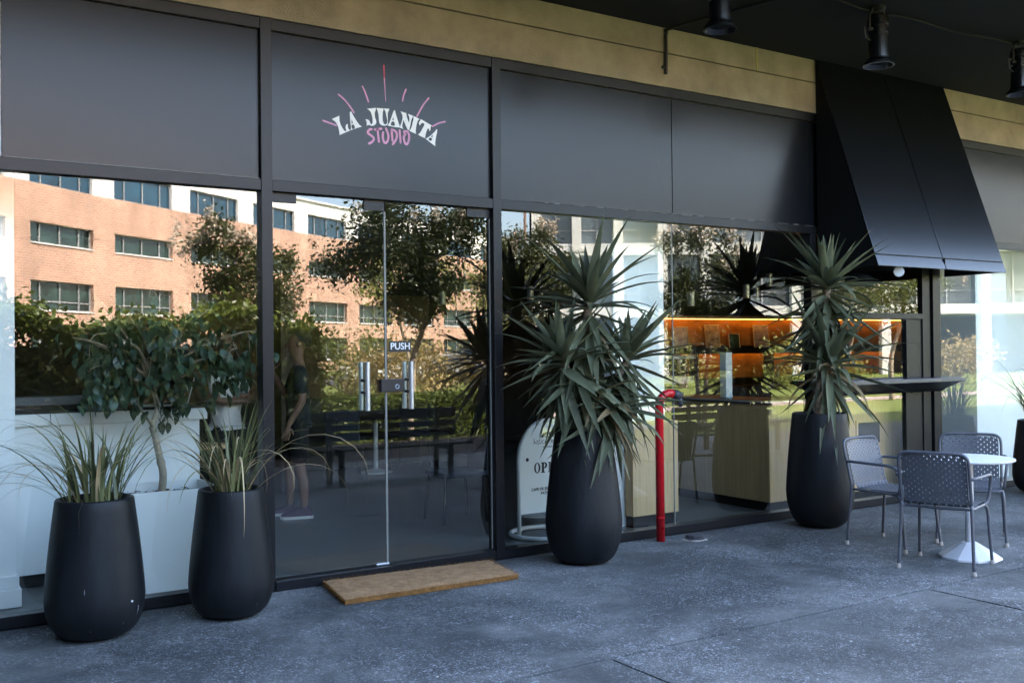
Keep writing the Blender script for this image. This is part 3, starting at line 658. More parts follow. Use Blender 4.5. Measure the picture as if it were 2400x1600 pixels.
grass(1.79, -.42, .69, 86, 'strappy plant with many dry straw blades in the pot left of the doors', 5, .30, 1.1, .10)
grass(10.45, -.45, .70, 70, 'dark strappy plant in the pot at the far right edge', 9, .05, 1.15, .12)

def yleaf(L, w, droop, fold=.25, n=8):
    """yucca leaf along +x, folding down with its length"""
    b = MB(); p = Vector((0, 0, 0)); el = 0
    for k in range(n+1):
        s = k/n; ww = w*min(1, .5+1.6*s)*(1-max(0, (s-.3)/.7)**1.35)+.001
        dr = Vector((math.cos(el), 0, math.sin(el))); nn = Vector((-math.sin(el), 0, math.cos(el)))
        b.v += [tuple(p+Vector((0, -ww/2, 0))+nn*ww*fold*.5), tuple(p-nn*ww*fold*.35), tuple(p+Vector((0, ww/2, 0))+nn*ww*fold*.5)]
        p = p+dr*(L/n); el -= droop*(.2+1.6*s)/n
    for k in range(n):
        a = 3*k; b.f += [(a, a+1, a+4, a+3), (a+1, a+2, a+5, a+4)]; b.m += [0, 0]
    return b.mesh('leaf', YUCCA, smooth=True)
YM = [yleaf(.70, .080, d, f) for d, f in ((.05, .35), (.25, .3), (.6, .25), (1.1, .2), (1.7, .2), (.12, .4))]
DRY = leafmat('dry_yucca_leaf', (.16, .12, .06), (.36, .27, .15), rough=.7, trans=.15, scale=4, spec=.2)
YD = []
for d in (.6, 1.3, 1.9):
    me = yleaf(.6, .05, d, .5); me.materials[0] = DRY; YD.append(me)
def rosette(t, c, n, R_, up=.15, down=2.4, s=1.0, tilt=(0, 0), sm=None):
    """n leaves spiralling from straight up to hanging down round the point c"""
    for k in range(n):
        f = (k+.5)/n; th = up+(down-up)*f**1.0            # angle from the vertical
        az = k*2.39996+R_.uniform(-.3, .3)
        d = 0 if th < .7 else (1 if th < 1.2 else (2 if th < 1.6 else (3 if R_.random() < .6 else 4)))
        if R_.random() < .2: d = (d+1) % 5
        if th > 1.9: d = R_.choice((0, 1, 2))
        el = PI/2-th+R_.uniform(-.12, .12)
        if d >= 3: el += .45
        ln = (R_.uniform(.62, 1.08)*(1 if f > .12 else .7))*s
        m_ = Matrix.Rotation(tilt[0], 4, 'Y') @ Matrix.Rotation(tilt[1], 4, 'X') @ Matrix.Rotation(az, 4, 'Z') @ Matrix.Rotation(-el, 4, 'Y') @ Matrix.Rotation(R_.uniform(-.3, .3), 4, 'X')
        base = Vector(c)+Vector((0, 0, -(.10*f+.22*max(0, f-.55))*s))
        dm_ = YD[R_.randrange(3)] if (th > 1.5 and R_.random() < .13) else YM[d]
        o = put('leaf', dm_, t, base, m_.to_euler(), (ln, R_.uniform(.82, 1.12)*(1 if th < 2 else .85), ln))
def cane(t, pts, r0, r1, name='cane'):
    P = smoothpath(pts, 6); n = len(P)
    b = MB(); b.tube(P, [(r0+(r1-r0)*k/(n-1))*(1+.06*math.sin(k*2.1)) for k in range(n)], 12); b.build(name, BARK, t, smooth=True)
R1 = random.Random(21)
yA = thing('yucca', 'big many-headed yucca hiding its tall pot, between the doors and the red pipe', 'plant', (4.43, -.42, .93), 0, 'yuccas in tall black pots')
cane(yA, [(0, 0, -.02), (.02, .01, .35), (.035, -.01, .75), (.05, -.02, 1.0)], .045, .03)
cane(yA, [(-.06, -.03, -.02), (-.1, -.04, .25), (-.18, -.05, .50), (-.21, -.06, .56)], .036, .026)
cane(yA, [(.07, .0, -.02), (.16, -.02, .25), (.36, -.03, .50), (.41, -.03, .58)], .036, .026)
cane(yA, [(.03, -.07, -.02), (.09, -.15, .08), (.12, -.19, .17)], .026, .02)
rosette(yA, (.055, -.02, 1.03), 56, R1, .12, 2.75, .98)
rosette(yA, (-.22, -.06, .60), 54, R1, .25, 2.75, .90, (-.25, 0))
rosette(yA, (.40, -.03, .60), 56, R1, .22, 2.75, .84, (.22, .05))
rosette(yA, (.13, -.20, .22), 44, R1, .75, 2.9, .80, (.1, .35))
rosette(yA, (.02, .12, .52), 34, R1, .5, 2.8, .9, (0, -.3))
rosette(yA, (.04, -.04, .80), 26, R1, 1.9, 2.9, .95)
rosette(yA, (-.13, -.12, .46), 20, R1, 1.9, 2.9, .92)
rosette(yA, (.24, -.10, .46), 30, R1, 1.9, 2.9, .90)
rosette(yA, (.06, -.16, .34), 34, R1, 1.5, 2.9, .95)
yB = thing('yucca', 'taller tiered yucca with bare ringed canes, before the serving window', 'plant', (7.03, -.42, .93), 0, 'yuccas in tall black pots')
R2 = random.Random(33)
cane(yB, [(.02, 0, -.03), (.03, .01, .2), (.06, .0, .5), (.08, -.01, .85), (.10, -.02, 1.16)], .05, .032)
cane(yB, [(-.05, -.03, -.03), (-.05, -.03, .12), (-.03, -.03, .3), (.04, -.05, .45)], .036, .028)
cane(yB, [(.09, -.03, -.03), (.1, -.03, .15), (.1, -.04, .36), (.09, -.05, .5)], .036, .03)
rosette(yB, (.105, -.02, 1.22), 66, R2, .1, 2.85, 1.0)
rosette(yB, (.08, -.05, .53), 66, R2, .3, 2.8, 1.08)
rosette(yB, (.10, -.0, .92), 36, R2, 1.25, 2.9, 1.0)

# scattered pale chips and petals on the paving
lt = MB()
for k in range(70):
    x, y = rnd.uniform(.6, 9), rnd.uniform(-3.2, -.1); s_ = rnd.uniform(.003, .011)
    lt.face([(x+s_*math.cos(a)*rnd.uniform(.5, 1.3), y+s_*math.sin(a)*rnd.uniform(.3, .9), .0035) for a in [2*PI*q/6 for q in range(6)]])
lt.build('paving_litter', mat('pale_chips', (.55, .53, .48), .8), kind='stuff')

# ================================================================== INSIDE THE SHOP
for x0, x1, y0, y1, lab in ((.10, .719, .55, 1.16, 'white pillar inside the left window beside the reception counter'), (5.50, 6.09, .56, 1.17, 'white pillar inside the window behind the big yucca'), (10.91, 11.53, .55, 1.16, 'white pillar inside the far right window')):
    t = thing('pillar', lab, 'pillar', ((x0+x1)/2, (y0+y1)/2, 0)); hx, hy = (x1-x0)/2, (y1-y0)/2
    MB().box(-hx, hx, -hy, hy, .001, 3.019).build('shaft', WHITEW, t)
    if x0 < 1:
        MB().box(-hx-.03, hx+.03, -hy-.03, hy+.03, .001, .12).build('plinth', WHITEW, t, bevel=.008)
        MB().box(-hx-.018, hx+.018, -hy-.018, hy+.018, .1201, .2).build('base_moulding', WHITEW, t, bevel=.008)
wb = thing('wood_panel', 'pale plywood panel box round the foot of the middle pillar', 'panel', (5.80, .63, 0))
MB().box(-.20, .33, -.20, -.09, .10, .93).build('face_board', PLY, wb, bevel=.003)
MB().box(-.19, .32, -.18, -.10, .002, .099).build('plinth', DARKL, wb)
rc = thing('reception_counter', 'long white reception counter with black top inside the left window', 'counter', (0, 1.0, 0))
MB().box(-1.6, 1.99, .02, .55, .095, 1.095).build('front_panel', WHITEL, rc, bevel=.002)
MB().box(-1.55, 1.94, .08, .5, .002, .094).build('toe_kick', DARKL, rc)
MB().box(-1.6, .98, -.012, .57, 1.098, 1.178).build('lip', WHITEL, rc, bevel=.003); MB().box(.984, 2.04, -.012, .57, 1.098, 1.178).build('lip', WHITEL, rc, bevel=.003)
MB().box(-1.58, 2.02, .015, .56, 1.179, 1.186).build('top', DARKL, rc)
lp = thing('laptop', 'open silver laptop on the white reception counter behind the ficus stem', 'laptop', (1.82, 1.35, 1.187), -.25)
MB().box(-.16, .16, -.11, .11, 0, .016).build('keyboard_half', STEEL, lp, bevel=.003)
b = MB(); b.hexa([(.162, -.11, .012), (.168, -.11, .012), (.168, .11, .012), (.162, .11, .012)], [(.215, -.11, .22), (.221, -.11, .22), (.221, .11, .22), (.215, .11, .22)]); b.build('lid', STEEL, lp)
tr_ = thing('display_tray', 'grey slab tray on the left of the reception counter', 'tray', (1.05, 1.38, 1.187), .03)
MB().box(-.5, .38, -.1, .12, .035, .095).build('rim', mat('grey_tray', (.16, .16, .165), .5), tr_, bevel=.004)
MB().box(-.45, .33, -.07, .1, 0, .034).build('foot', DARKL, tr_)
pc = thing('paper_block', 'flat grey block lying beside the tray on the reception counter', 'block', (1.35, 1.12, 1.187), .02)
MB().box(-.14, .14, -.08, .08, 0, .04).build('pad', mat('grey_card', (.22, .23, .24), .6), pc, bevel=.003)
pl = thing('planter_box', 'square white planter box inside the left window holding the ficus', 'planter', (1.62, .50, 0))
b = MB(); w2, d2, H = .30, .275, .69
for a in ((-w2, w2, -d2, -d2+.02), (-w2, w2, d2-.02, d2), (-w2, -w2+.02, -d2+.0201, d2-.0201), (w2-.02, w2, -d2+.0201, d2-.0201)): b.box(a[0], a[1], a[2], a[3], .002, H)
b.build('side', WHITEL, pl); MB().box(-w2+.021, w2-.021, -d2+.021, d2-.021, .1, .625).build('soil', SOIL, pl)
ck = MB()
for k in range(160):
    x, y, s_ = rnd.uniform(-.27, .27), rnd.uniform(-.25, .25), rnd.uniform(.008, .022); a0 = rnd.uniform(0, 6); z = .627+rnd.uniform(0, .012)
    ck.face([(x+s_*math.cos(a0+a), y+s_*math.sin(a0+a), z+rnd.uniform(-.006, .012)) for a in (0, 2.1, 4.2)])
ck.build('bark_chips', SOIL, pl, kind='stuff')
# ficus
fi = thing('ficus_tree', 'little ficus tree with drooping leaves in the white planter box', 'tree', (1.62, .62, .63))
P = smoothpath([(0, 0, -.03), (.015, .0, .12), (-.01, 0, .26), (-.035, 0, .38), (-.05, .0, .46), (-.02, .0, .58), (-.045, .0, .70), (-.075, 0, .80)], 5); n = len(P)
MB().tube(P, [.027-.012*k/(n-1)+(.006 if k % 11 == 8 else 0) for k in range(n)], 12).build('trunk', BARKP, fi, smooth=True)
RF = random.Random(4); tips = []
br = MB()
def limb(a, b, r0, r1, sag=.03):
    m_ = (Vector(a)+Vector(b))/2+Vector((RF.uniform(-.05, .05), RF.uniform(-.05, .05), RF.uniform(0, .08)))
    q = smoothpath([a, m_, b], 5); br.tube(q, [r0+(r1-r0)*k/(len(q)-1) for k in range(len(q))], 7); return q
fork = (-.07, 0, .78)
ends = []
for (x, y, z) in ((-.42, .02, 1.02), (-.22, .12, 1.25), (.0, -.03, 1.30), (.22, .08, 1.24), (.40, .02, 1.06), (.52, -.04, .98), (-.30, -.10, 1.05), (.1, -.13, 1.12), (.28, .2, 1.05), (-.12, .2, 1.1), (-.48, .0, .84), (.46, .06, .82), (-.56, -.04, 1.06), (.6, .05, 1.1), (-.36, .08, 1.3), (.36, -.05, 1.28)):
    q = limb(fork if z > .9 else (-.06, 0, .72), (x, y, z), .014, .005); ends.append(q)
    for s in range(3):
        p0 = q[RF.randrange(3, len(q))]; d = Vector((RF.uniform(-.2, .2), RF.uniform(-.16, .16), RF.uniform(-.15, .08))); q2 = limb(tuple(p0), tuple(p0+d), .006, .002); ends.append(q2)
limb((-.03, 0, .42), (-.16, -.03, .62), .010, .006); limb((-.16, -.03, .62), (-.20, -.03, .78), .006, .003)
br.build('branches', BARK, fi, smooth=True)
def fleaf(w, L, droop):
    b = MB(); p = Vector((0, 0, 0)); el = 0; n = 5
    for k in range(n+1):
        s = k/n; ww = w*math.sin(PI*(s**.75)*.97+.03)+.0015; dr = Vector((math.cos(el), 0, math.sin(el)))
        b.v += [tuple(p+Vector((0, -ww/2, ww*.12))), tuple(p), tuple(p+Vector((0, ww/2, ww*.12)))]; p += dr*L/n; el -= droop/n
    for k in range(n): a = 3*k; b.f += [(a, a+1, a+4, a+3), (a+1, a+2, a+5, a+4)]; b.m += [0, 0]
    return b
FM = [fleaf(.050, .092, d).mesh('leaf', FICUS, smooth=True) for d in (.3, .7, 1.1)]
nl = 0; rest = MB()
spots = []
while len(spots) < 1000:
    q = RF.choice(ends); p = q[min(len(q)-1, int(len(q)*(.35+.65*RF.random())))]+Vector((RF.uniform(-.08, .08), RF.uniform(-.08, .08), RF.uniform(-.24, .05)))
    spots.append(p)
spots.sort(key=lambda p: p.y)
for k, p in enumerate(spots):
    az = RF.uniform(0, 2*PI); el = -RF.uniform(.5, 1.5); rl = RF.uniform(-.6, .6); s_ = RF.uniform(.75, 1.2)
    M_ = Matrix.Rotation(az, 4, 'Z') @ Matrix.Rotation(-el, 4, 'Y') @ Matrix.Rotation(rl, 4, 'X')
    if k < 298: put('leaf', RF.choice(FM), fi, p, M_.to_euler(), (s_, s_, s_))
    else:
        tmp = fleaf(.050*s_, .092*s_, RF.choice((.3, .7, 1.1))); i0 = len(rest.v)
        rest.v += [tuple(M_ @ Vector(v)+p) for v in tmp.v]; rest.f += [tuple(i+i0 for i in f) for f in tmp.f]; rest.m += tmp.m
rest.build('foliage', FICUS, fi, smooth=True, kind='stuff')
for k in range(5):
    put('leaf', FM[1], fi, (-.165+RF.uniform(-.03, .03), -.03, .60+RF.uniform(-.03, .05)), (0, 1.2, RF.uniform(0, 6)))
# stool
st = thing('stool', 'round pale wooden stool beside the end of the reception counter', 'stool', (2.20, 1.62, 0))
MB().lathe([(0, .82), (.165, .82), (.172, .828), (.172, .848), (.165, .855), (0, .855)], 28).build('seat', PLY, st)
for a in (.5, 2.07, 3.64, 5.21): MB().tube([(.11*math.cos(a), .11*math.sin(a), .82), (.17*math.cos(a), .17*math.sin(a), 0)], .018, 10).build('leg', WHITEL, st)

# open sign on a ring foot, behind the glass
os_ = thing('open_sign', 'white round-topped OPEN sign with ring foot behind the glass by the yucca pot', 'sign', (4.82, .62, 0), .03)
W_ = .30; HS = .98
fp = [(-W_, 0, .03)]+[(-W_, 0, .62)]+[(-W_*math.cos(a), 0, .66+(HS-.66)*math.sin(a)) for a in [PI*k/16 for k in range(17)]]+[(W_, 0, .62), (W_, 0, .03)]
MB().tube(fp, .018, 12).build('frame', WHITEC, os_, smooth=True)
MB().tube([(.33*math.cos(a), .30*math.sin(a), .02) for a in [2*PI*k/32 for k in range(33)]], .02, 10, cap=False).build('ring_foot', WHITEC, os_, smooth=True)
pts = [(-W_+.015, .20), (W_-.015, .20), (W_-.015, .64)]+[((W_-.015)*math.cos(a), .66+(HS-.675)*math.sin(a)) for a in [PI*k/16 for k in range(1, 16)]]+[(-W_+.015, .64)]
pn = MB(); pn.hexa([(x, .006, z) for x, z in pts], [(x, -.006, z) for x, z in pts]); pn.build('board', mat('sign_white', (.80, .82, .80), .5), os_)
INK = mat('black_ink', (.012, .014, .018), .6)
def ell(cx, cz, rx, rz, n=28, rev=False):
    q = [(cx+rx*math.cos(2*PI*k/n), cz+rz*math.sin(2*PI*k/n)) for k in range(n)]; return q[::-1] if rev else q
def slabtext(parent, x, z, h, name='lettering'):
    s = h
    O = [ell(.36*s, .5*s, .36*s, .51*s), ell(.36*s, .5*s, .17*s, .43*s)]
    def serif(x0, st, w): return None
    Pp = [[(.82, 0), (1.28, 0), (1.28, .08), (1.17, .1), (1.17, .42), (1.3, .42), (1.45, .47), (1.53, .58), (1.55, .72), (1.52, .86), (1.43, .96), (1.28, 1), (.82, 1), (.82, .92), (.92, .9), (.92, .1), (.82, .08)], [(1.17, .51), (1.17, .91), (1.24, .9), (1.3, .84), (1.31, .72), (1.29, .57), (1.24, .52)]]
    Ee = [[(1.64, 0), (2.36, 0), (2.40, .32), (2.32, .32), (2.25, .12), (1.98, .1), (1.98, .46), (2.06, .44), (2.09, .34), (2.16, .34), (2.16, .68), (2.09, .68), (2.06, .57), (1.98, .55), (1.98, .91), (2.22, .9), (2.28, .7), (2.36, .7), (2.34, 1), (1.64, 1), (1.64, .92), (1.74, .9), (1.74, .1), (1.64, .08)]]
    Nn = [[(2.48, 0), (2.8, 0), (2.8, .08), (2.69, .1), (2.69, .7), (3.12, 0), (3.24, 0), (3.24, .9), (3.34, .92), (3.34, 1), (3.03, 1), (3.03, .92), (3.14, .9), (3.14, .38), (2.78, 1), (2.48, 1), (2.48, .92), (2.58, .9), (2.58, .1), (2.48, .08)]]
    for g in (O, [[(a*s, b*s) for a, b in l] for l in Pp], [[(a*s, b*s) for a, b in l] for l in Ee], [[(a*s, b*s) for a, b in l] for l in Nn]):
        put(name, poly_mesh(g), parent, (x, -.0075, z), (PI/2, 0, 0)).data.materials.append(INK)
slabtext(os_, -.145, .535, .088)
for s_, z, sz, bd in (('AZUCAR RUBIA', .795, .043, .0), ('PASTELERIA', .752, .019, .0004), ('CAFE DE ESPECIALIDAD', .398, .033, .0011), ('PATISSERIE', .362, .033, .0011)):
    o = put('lettering', text_mesh(s_, sz, bd), os_, (0.0, -.0075, z), (PI/2, 0, 0)); o.data.materials.append(INK)
em = MB()
for k in range(12):
    a = PI*(k+.5)/12; rr = .045+.02*(k % 2); cx, cz = .055*math.cos(a)*1.1, .855+.035*math.sin(a)-.02
    em.face([(cx+(.017*math.cos(a)*c-.008*math.sin(a)*d), -.0072, cz+(.017*math.sin(a)*c+.008*math.cos(a)*d)) for c, d in ((-1, 0), (0, -1), (1, 0), (0, 1))])
em.ribbon([(-.03, .842), (-.015, .834), (0, .838), (.015, .834), (.03, .842)], .006, -.0074); em.ribbon([(-.14, .80), (-.15, .825), (-.135, .83)], .004, -.0074)
em.build('emblem', INK, os_)
dot = MB(); dot.face([(-.215+.016*math.cos(a), -.0072, .655+.016*math.sin(a)) for a in [2*PI*k/16 for k in range(16)]]); dot.build('hole', INK, os_)

# wooden bar with black top, its end towards the serving window
bar = thing('serving_bar', 'pale plywood bar with a black top behind the serving window', 'counter', (0, 0, 0))
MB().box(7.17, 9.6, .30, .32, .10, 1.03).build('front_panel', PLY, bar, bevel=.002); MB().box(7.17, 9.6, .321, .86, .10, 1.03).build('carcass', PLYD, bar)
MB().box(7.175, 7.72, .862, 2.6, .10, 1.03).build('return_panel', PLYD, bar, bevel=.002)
MB().box(7.23, 9.55, .36, .8, .002, .099).build('plinth', DARKL, bar); MB().box(7.24, 7.68, .801, 2.55, .002, .098).build('plinth', DARKL, bar)
MB().box(7.15, 9.62, .28, .88, 1.032, 1.066).build('top', DARKL, bar, bevel=.003); MB().box(7.145, 9.62, .276, .2795, 1.05, 1.069).build('edge_strip', STEEL, bar); MB().box(7.144, 7.1495, .276, 2.62, 1.05, 1.069).build('edge_strip', STEEL, bar); MB().box(7.15, 7.74, .881, 2.62, 1.032, 1.066).build('top', DARKL, bar, bevel=.003)
b = MB(); b.box(8.42, 8.82, .288, .298, .80, .83); b.box(8.42, 8.82, .288, .298, .555, .585); b.box(8.42, 8.45, .289, .2985, .586, .799); b.box(8.79, 8.82, .289, .2985, .586, .799); b.build('grille_frame', PLY, bar)
MB().box(8.451, 8.789, .292, .2995, .586, .799).build('dark_cutout_plate', DARKW, bar)  # flat dark plate painted in for the shade inside the cut-out
bx = thing('menu_column', 'upright white box column standing on the black bar top', 'column', (8.12, 1.4, 1.066)); bx.location = (7.45, 1.15, 1.067)
MB().box(-.045, .045, -.045, .045, 0, .46).build('sleeve', WHITEL, bx, bevel=.003); MB().box(-.047, .047, -.047, .047, .4605, .468).build('cap', WHITEL, bx)
# amber glowing back bar with framed cards
AMB = bpy.data.materials.new('amber_diffuse'); AMB.use_nodes = True  # diffuse amber mottled by noise, with no glow of its own
n_, l_ = AMB.node_tree.nodes, AMB.node_tree.links; p_ = n_['Principled BSDF']
tc = n_.new('ShaderNodeTexCoord'); no = n_.new('ShaderNodeTexNoise'); no.inputs['Scale'].default_value = 2.2; mp_ = n_.new('ShaderNodeMapping'); mp_.inputs['Scale'].default_value = (1, 1, 2.5)
l_.new(tc.outputs['Object'], mp_.inputs[0]); l_.new(mp_.outputs[0], no.inputs['Vector'])
cr = n_.new('ShaderNodeValToRGB'); cr.color_ramp.elements[0].position = .35; cr.color_ramp.elements[1].position = .7
cr.color_ramp.elements[0].color = (.26, .10, .018, 1); cr.color_ramp.elements[1].color = (.52, .20, .03, 1); l_.new(no.outputs[0], cr.inputs[0])
l_.new(cr.outputs[0], p_.inputs['Base Color']); pass; p_.inputs['Roughness'].default_value = .15
bb = thing('back_bar', 'amber glowing back bar with dark shelves across the shop behind the bar', 'shelf unit', (11.0, 4.3, 0), -.10)
MB().box(-2.35, 4.2, .10, .14, 1.62, 2.02).build('amber_panel', AMB, bb); MB().box(-2.35, 4.2, .10, .14, 1.14, 1.50).build('amber_panel', AMB, bb)
LED = emit('warm_light_strip', (1, .47, .10), .62)
for z in (2.008, 1.528): MB().box(-2.35, 4.2, -.01, .02, z, z+.02).build('light_strip', LED, bb)
for x in (-1.0, .4, 1.8, 3.1): MB().box(x-.012, x+.012, -.11, .098, 1.05, 1.549).build('divider', DARKL, bb)
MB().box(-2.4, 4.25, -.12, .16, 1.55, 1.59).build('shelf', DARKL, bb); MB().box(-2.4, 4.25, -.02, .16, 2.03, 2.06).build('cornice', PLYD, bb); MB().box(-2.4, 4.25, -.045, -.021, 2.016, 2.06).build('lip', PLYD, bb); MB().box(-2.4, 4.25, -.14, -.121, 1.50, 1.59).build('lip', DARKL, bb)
MB().box(-2.4, 4.25, -.25, .16, .002, 1.0).build('cupboard', INTW, bb); MB().box(-2.42, 4.27, -.27, .17, 1.001, 1.03).build('worktop', DARKL, bb)
FCOL = [mat('framed_print_%s' % a, c, .3, col2=d, vscale=12) for a, c, d in (('violet', (.3, .22, .25), (.75, .62, .62)), ('brown', (.12, .07, .03), (.75, .5, .28)), ('green', (.02, .05, .03), (.06, .12, .07)), ('rose', (.3, .2, .17), (.62, .48, .42)))]
for i, (x, h, wd, k, lb) in enumerate(((-1.2, .30, .26, 0, 'pale violet framed card leaning on the amber shelf, left of four'), (-.62, .33, .24, 1, 'brown framed card with dark figures on the amber shelf'), (-.22, .20, .18, 2, 'small dark green card on the amber shelf'), (.3, .33, .27, 3, 'rosy framed card at the right end of the row on the amber shelf'))):
    f_ = thing('picture_card', lb, 'picture', (0, 0, 0), 0, 'framed cards on the back bar shelf')
    f_.location = (bb.location.x+x*math.cos(-.10)+.03*math.sin(-.10)*-1, bb.location.y+x*math.sin(-.10)+.02, 1.59); f_.rotation_euler = (-.12, 0, -.10)
    MB().box(-wd/2, wd/2, 0, .012, 0, h).build('card', FCOL[k], f_); b = MB(); b.box(-wd/2-.012, -wd/2, -.004, .014, 0, h); b.box(wd/2, wd/2+.012, -.004, .014, 0, h); b.box(-wd/2-.012, wd/2+.012, -.0045, .0145, h, h+.012); b.build('frame', PLY, f_)
BOT = [mat('amber_bottle', (.2, .07, .01), .1), mat('green_bottle', (.02, .07, .03), .1), mat('clear_bottle', (.4, .42, .42), .1)]
cm = thing('coffee_machine', 'black and steel coffee machine on the back bar worktop left of the bottles', 'coffee machine', (bb.location.x-1.5, bb.location.y+.1, 1.031), -.10)
MB().box(-.34, .34, -.18, .1, .05, .16).build('drip_base', STEEL, cm, bevel=.01); MB().box(-.34, .34, -.02, .1, .161, .40).build('boiler_body', BLACKP, cm, bevel=.01); MB().box(-.36, .36, -.2, .1, .401, .46).build('cup_rail', STEEL, cm, bevel=.01)
for s in (-1, 1):
    MB().tube([(s*.15, -.1, .40), (s*.15, -.1, .33)], .035, 14).build('group_head', STEEL, cm); MB().tube([(s*.15, -.12, .34), (s*.15, -.26, .33)], .013, 8).build('lever', BLACKP, cm)
    MB().box(s*.28-.03, s*.28+.03, -.15, .08, 0, .049).build('foot', BLACKP, cm)
for i in range(9):
    t = thing('bottle', '%s bottle in the row on the amber back bar worktop, %s' % (('amber', 'green', 'clear')[i % 3], ('first from the left', 'second from the left', 'third from the left', 'fourth from the left', 'in the middle', 'fourth from the right', 'third from the right', 'second from the right', 'last on the right')[i]), 'bottle', (0, 0, 1.03), 0, 'bottles on the back bar')
    x = .5+i*.33; t.location = (bb.location.x+x*.995, bb.location.y-.0998*x-.08, 1.031); h = rnd.uniform(.9, 1.1)
    MB().lathe([(0, 0), (.036, 0), (.038, .01), (.038, .17*h), (.03, .2*h), (.013, .23*h), (.013, .29*h), (0, .29*h)], 16).build('body', BOT[i % 3], t, smooth=True)
WARM = emit('warm_bulb', (1, .62, .28), 3.0)
for i, (x, y, z) in enumerate(((10.09, 3.0, 2.40), (9.40, 2.75, 2.22), (9.95, 3.1, 2.22), (8.68, 3.0, 2.12), (7.3, 4.6, 2.25), (6.3, 5.2, 2.2))):
    t = thing('pendant_lamp', ('bright steel pendant highest above the back bar', 'steel pendant over the bar, left of the pair', 'steel pendant over the bar, right of the pair', 'low pendant near the glass joint', 'pendant deep inside beyond the doors', 'pendant farthest inside beyond the doors')[i], 'lamp', (x, y, z), 0, 'small pendants inside the shop')
    MB().lathe([(.045, .0), (.046, .17), (.03, .18), (0, .182)], 20).build('shade', STEEL, t); MB().tube([(0, 0, .18), (0, 0, 3.02-z)], .003, 6).build('flex', BLACKP, t)
    MB().lathe([(0, .012), (.038, .012), (.04, .03), (0, .034)], 16).build('bulb', WARM, t)
# deep interior beyond the doors
MB().box(2.6, 6.9, 6.74, 6.795, .9, 2.4).build('timber_lining', INTB, kind='structure')
bq = thing('banquette', 'low grey banquette along the back wall beyond the doors', 'bench', (4.7, 6.4, 0))
MB().box(-2.2, 2.2, -.25, .3, .02, .44).build('seat', mat('grey_upholstery', (.05, .055, .052), .9, var=.2, vscale=6), bq, bevel=.02); MB().box(-2.2, 2.2, .12, .3, .441, .95).build('backrest', mat('grey_upholstery_back', (.07, .075, .072), .9, var=.2, vscale=6), bq, bevel=.02)
dp = thing('dark_column', 'black square column inside beyond the doors', 'column', (3.95, 4.6, 0)); MB().box(-.12, .12, -.12, .12, .001, 3.018).build('shaft', DARKL, dp)
def in_table(x, y, lab):
    t = thing('pedestal_table', lab, 'table', (x, y, 0), 0, 'pedestal tables inside the shop')
    MB().lathe([(0, .72), (.34, .72), (.345, .735), (0, .745)], 36).build('table_top', DARKL, t); MB().lathe([(.03, .02), (.03, .72), (0, .72)], 16).build('column', WHITEC, t); MB().lathe([(0, 0), (.22, 0), (.22, .01), (.05, .05), (0, .05)], 28).build('foot', WHITEC, t)
in_table(5.50, 5.6, 'pedestal table with white stem seen through the doors'); in_table(5.35, 1.55, 'pedestal table behind the OPEN sign')
BLUEF = mat('slate_blue_upholstery', (.045, .055, .075), .85, var=.15)
def in_chair(x, y, rz, lab):
    t = thing('dining_chair', lab, 'chair', (x, y, 0), rz, 'dark chairs inside the shop')
    MB().box(-.22, .22, -.22, .22, .42, .47).build('seat', BLUEF, t, bevel=.015); MB().box(-.22, .22, -.25, -.2215, .41, .86).build('backrest', BLUEF, t, bevel=.015)
    for sx, sy in ((-1, -1), (1, -1), (-1, 1), (1, 1)): MB().tube([(sx*.19, sy*.19, .42), (sx*.22, sy*.22, 0)], .014, 8).build('leg', DARKL, t)
in_chair(4.55, 1.75, 1.5, 'slate blue chair behind the right door leaf and frame post'); in_chair(5.0, 5.4, -.6, 'dark chair before the banquette, left of the white stem'); in_chair(6.1, 5.8, 2.4, 'dark chair before the banquette, right of the white stem')

# ================================================================== PEOPLE INSIDE
def skin(name, verts, edges, mats, parent, sub=2):
    """verts: (x, y, z, radius_x, radius_y) or (x, y, z, r); vertex 0 is the root"""
    me = bpy.data.meshes.new(name); me.from_pydata([v[:3] for v in verts], edges, [])
    for m in (mats if isinstance(mats, (list, tuple)) else [mats]): me.materials.append(m)
    o = bpy.data.objects.new(name, me); COL.objects.link(o); o.parent = parent
    md = o.modifiers.new('skin', 'SKIN'); md.use_smooth_shade = True; md.branch_smoothing = .4
    if not me.skin_vertices: me.attributes  # the layer comes with the modifier
    for i, v in enumerate(verts):
        d = me.skin_vertices[0].data[i]; d.radius = (v[3], v[4] if len(v) > 4 else v[3]); d.use_root = (i == 0)
    sb = o.modifiers.new('sub', 'SUBSURF'); sb.levels = sub; sb.render_levels = sub
    return o
def chain(V, E, pts, start=None):
    prev = start
    for p in pts:
        V.append(p); i = len(V)-1
        if prev is not None: E.append((prev, i))
        prev = i
    return prev
def hand(V, E, wrist, d, side, up, curl=.5):
    """palm and five bent fingers grown from the wrist vertex"""
    w = Vector(V[wrist][:3]); d, side, up = Vector(d).normalized(), Vector(side).normalized(), Vector(up).normalized()
    pm = chain(V, E, [(*(w+d*.05), .026, .020)], wrist)
    for k, (o_, L) in enumerate(((-.030, .066), (-.010, .078), (.010, .074), (.029, .058))):
        a = w+d*.088+side*o_; c = (d+up*curl*.35).normalized(); e = (d+up*curl*1.2).normalized()
        chain(V, E, [(*a, .0095), (*(a+c*L*.5), .0085), (*(a+c*L*.5+e*L*.5), .007)], pm)
    a = w+d*.035-side*.033; c = (d*.8-side*.55+up*.2).normalized()
    chain(V, E, [(*a, .011), (*(a+c*.035), .0095), (*(a+c*.06+up*.006), .008)], pm)
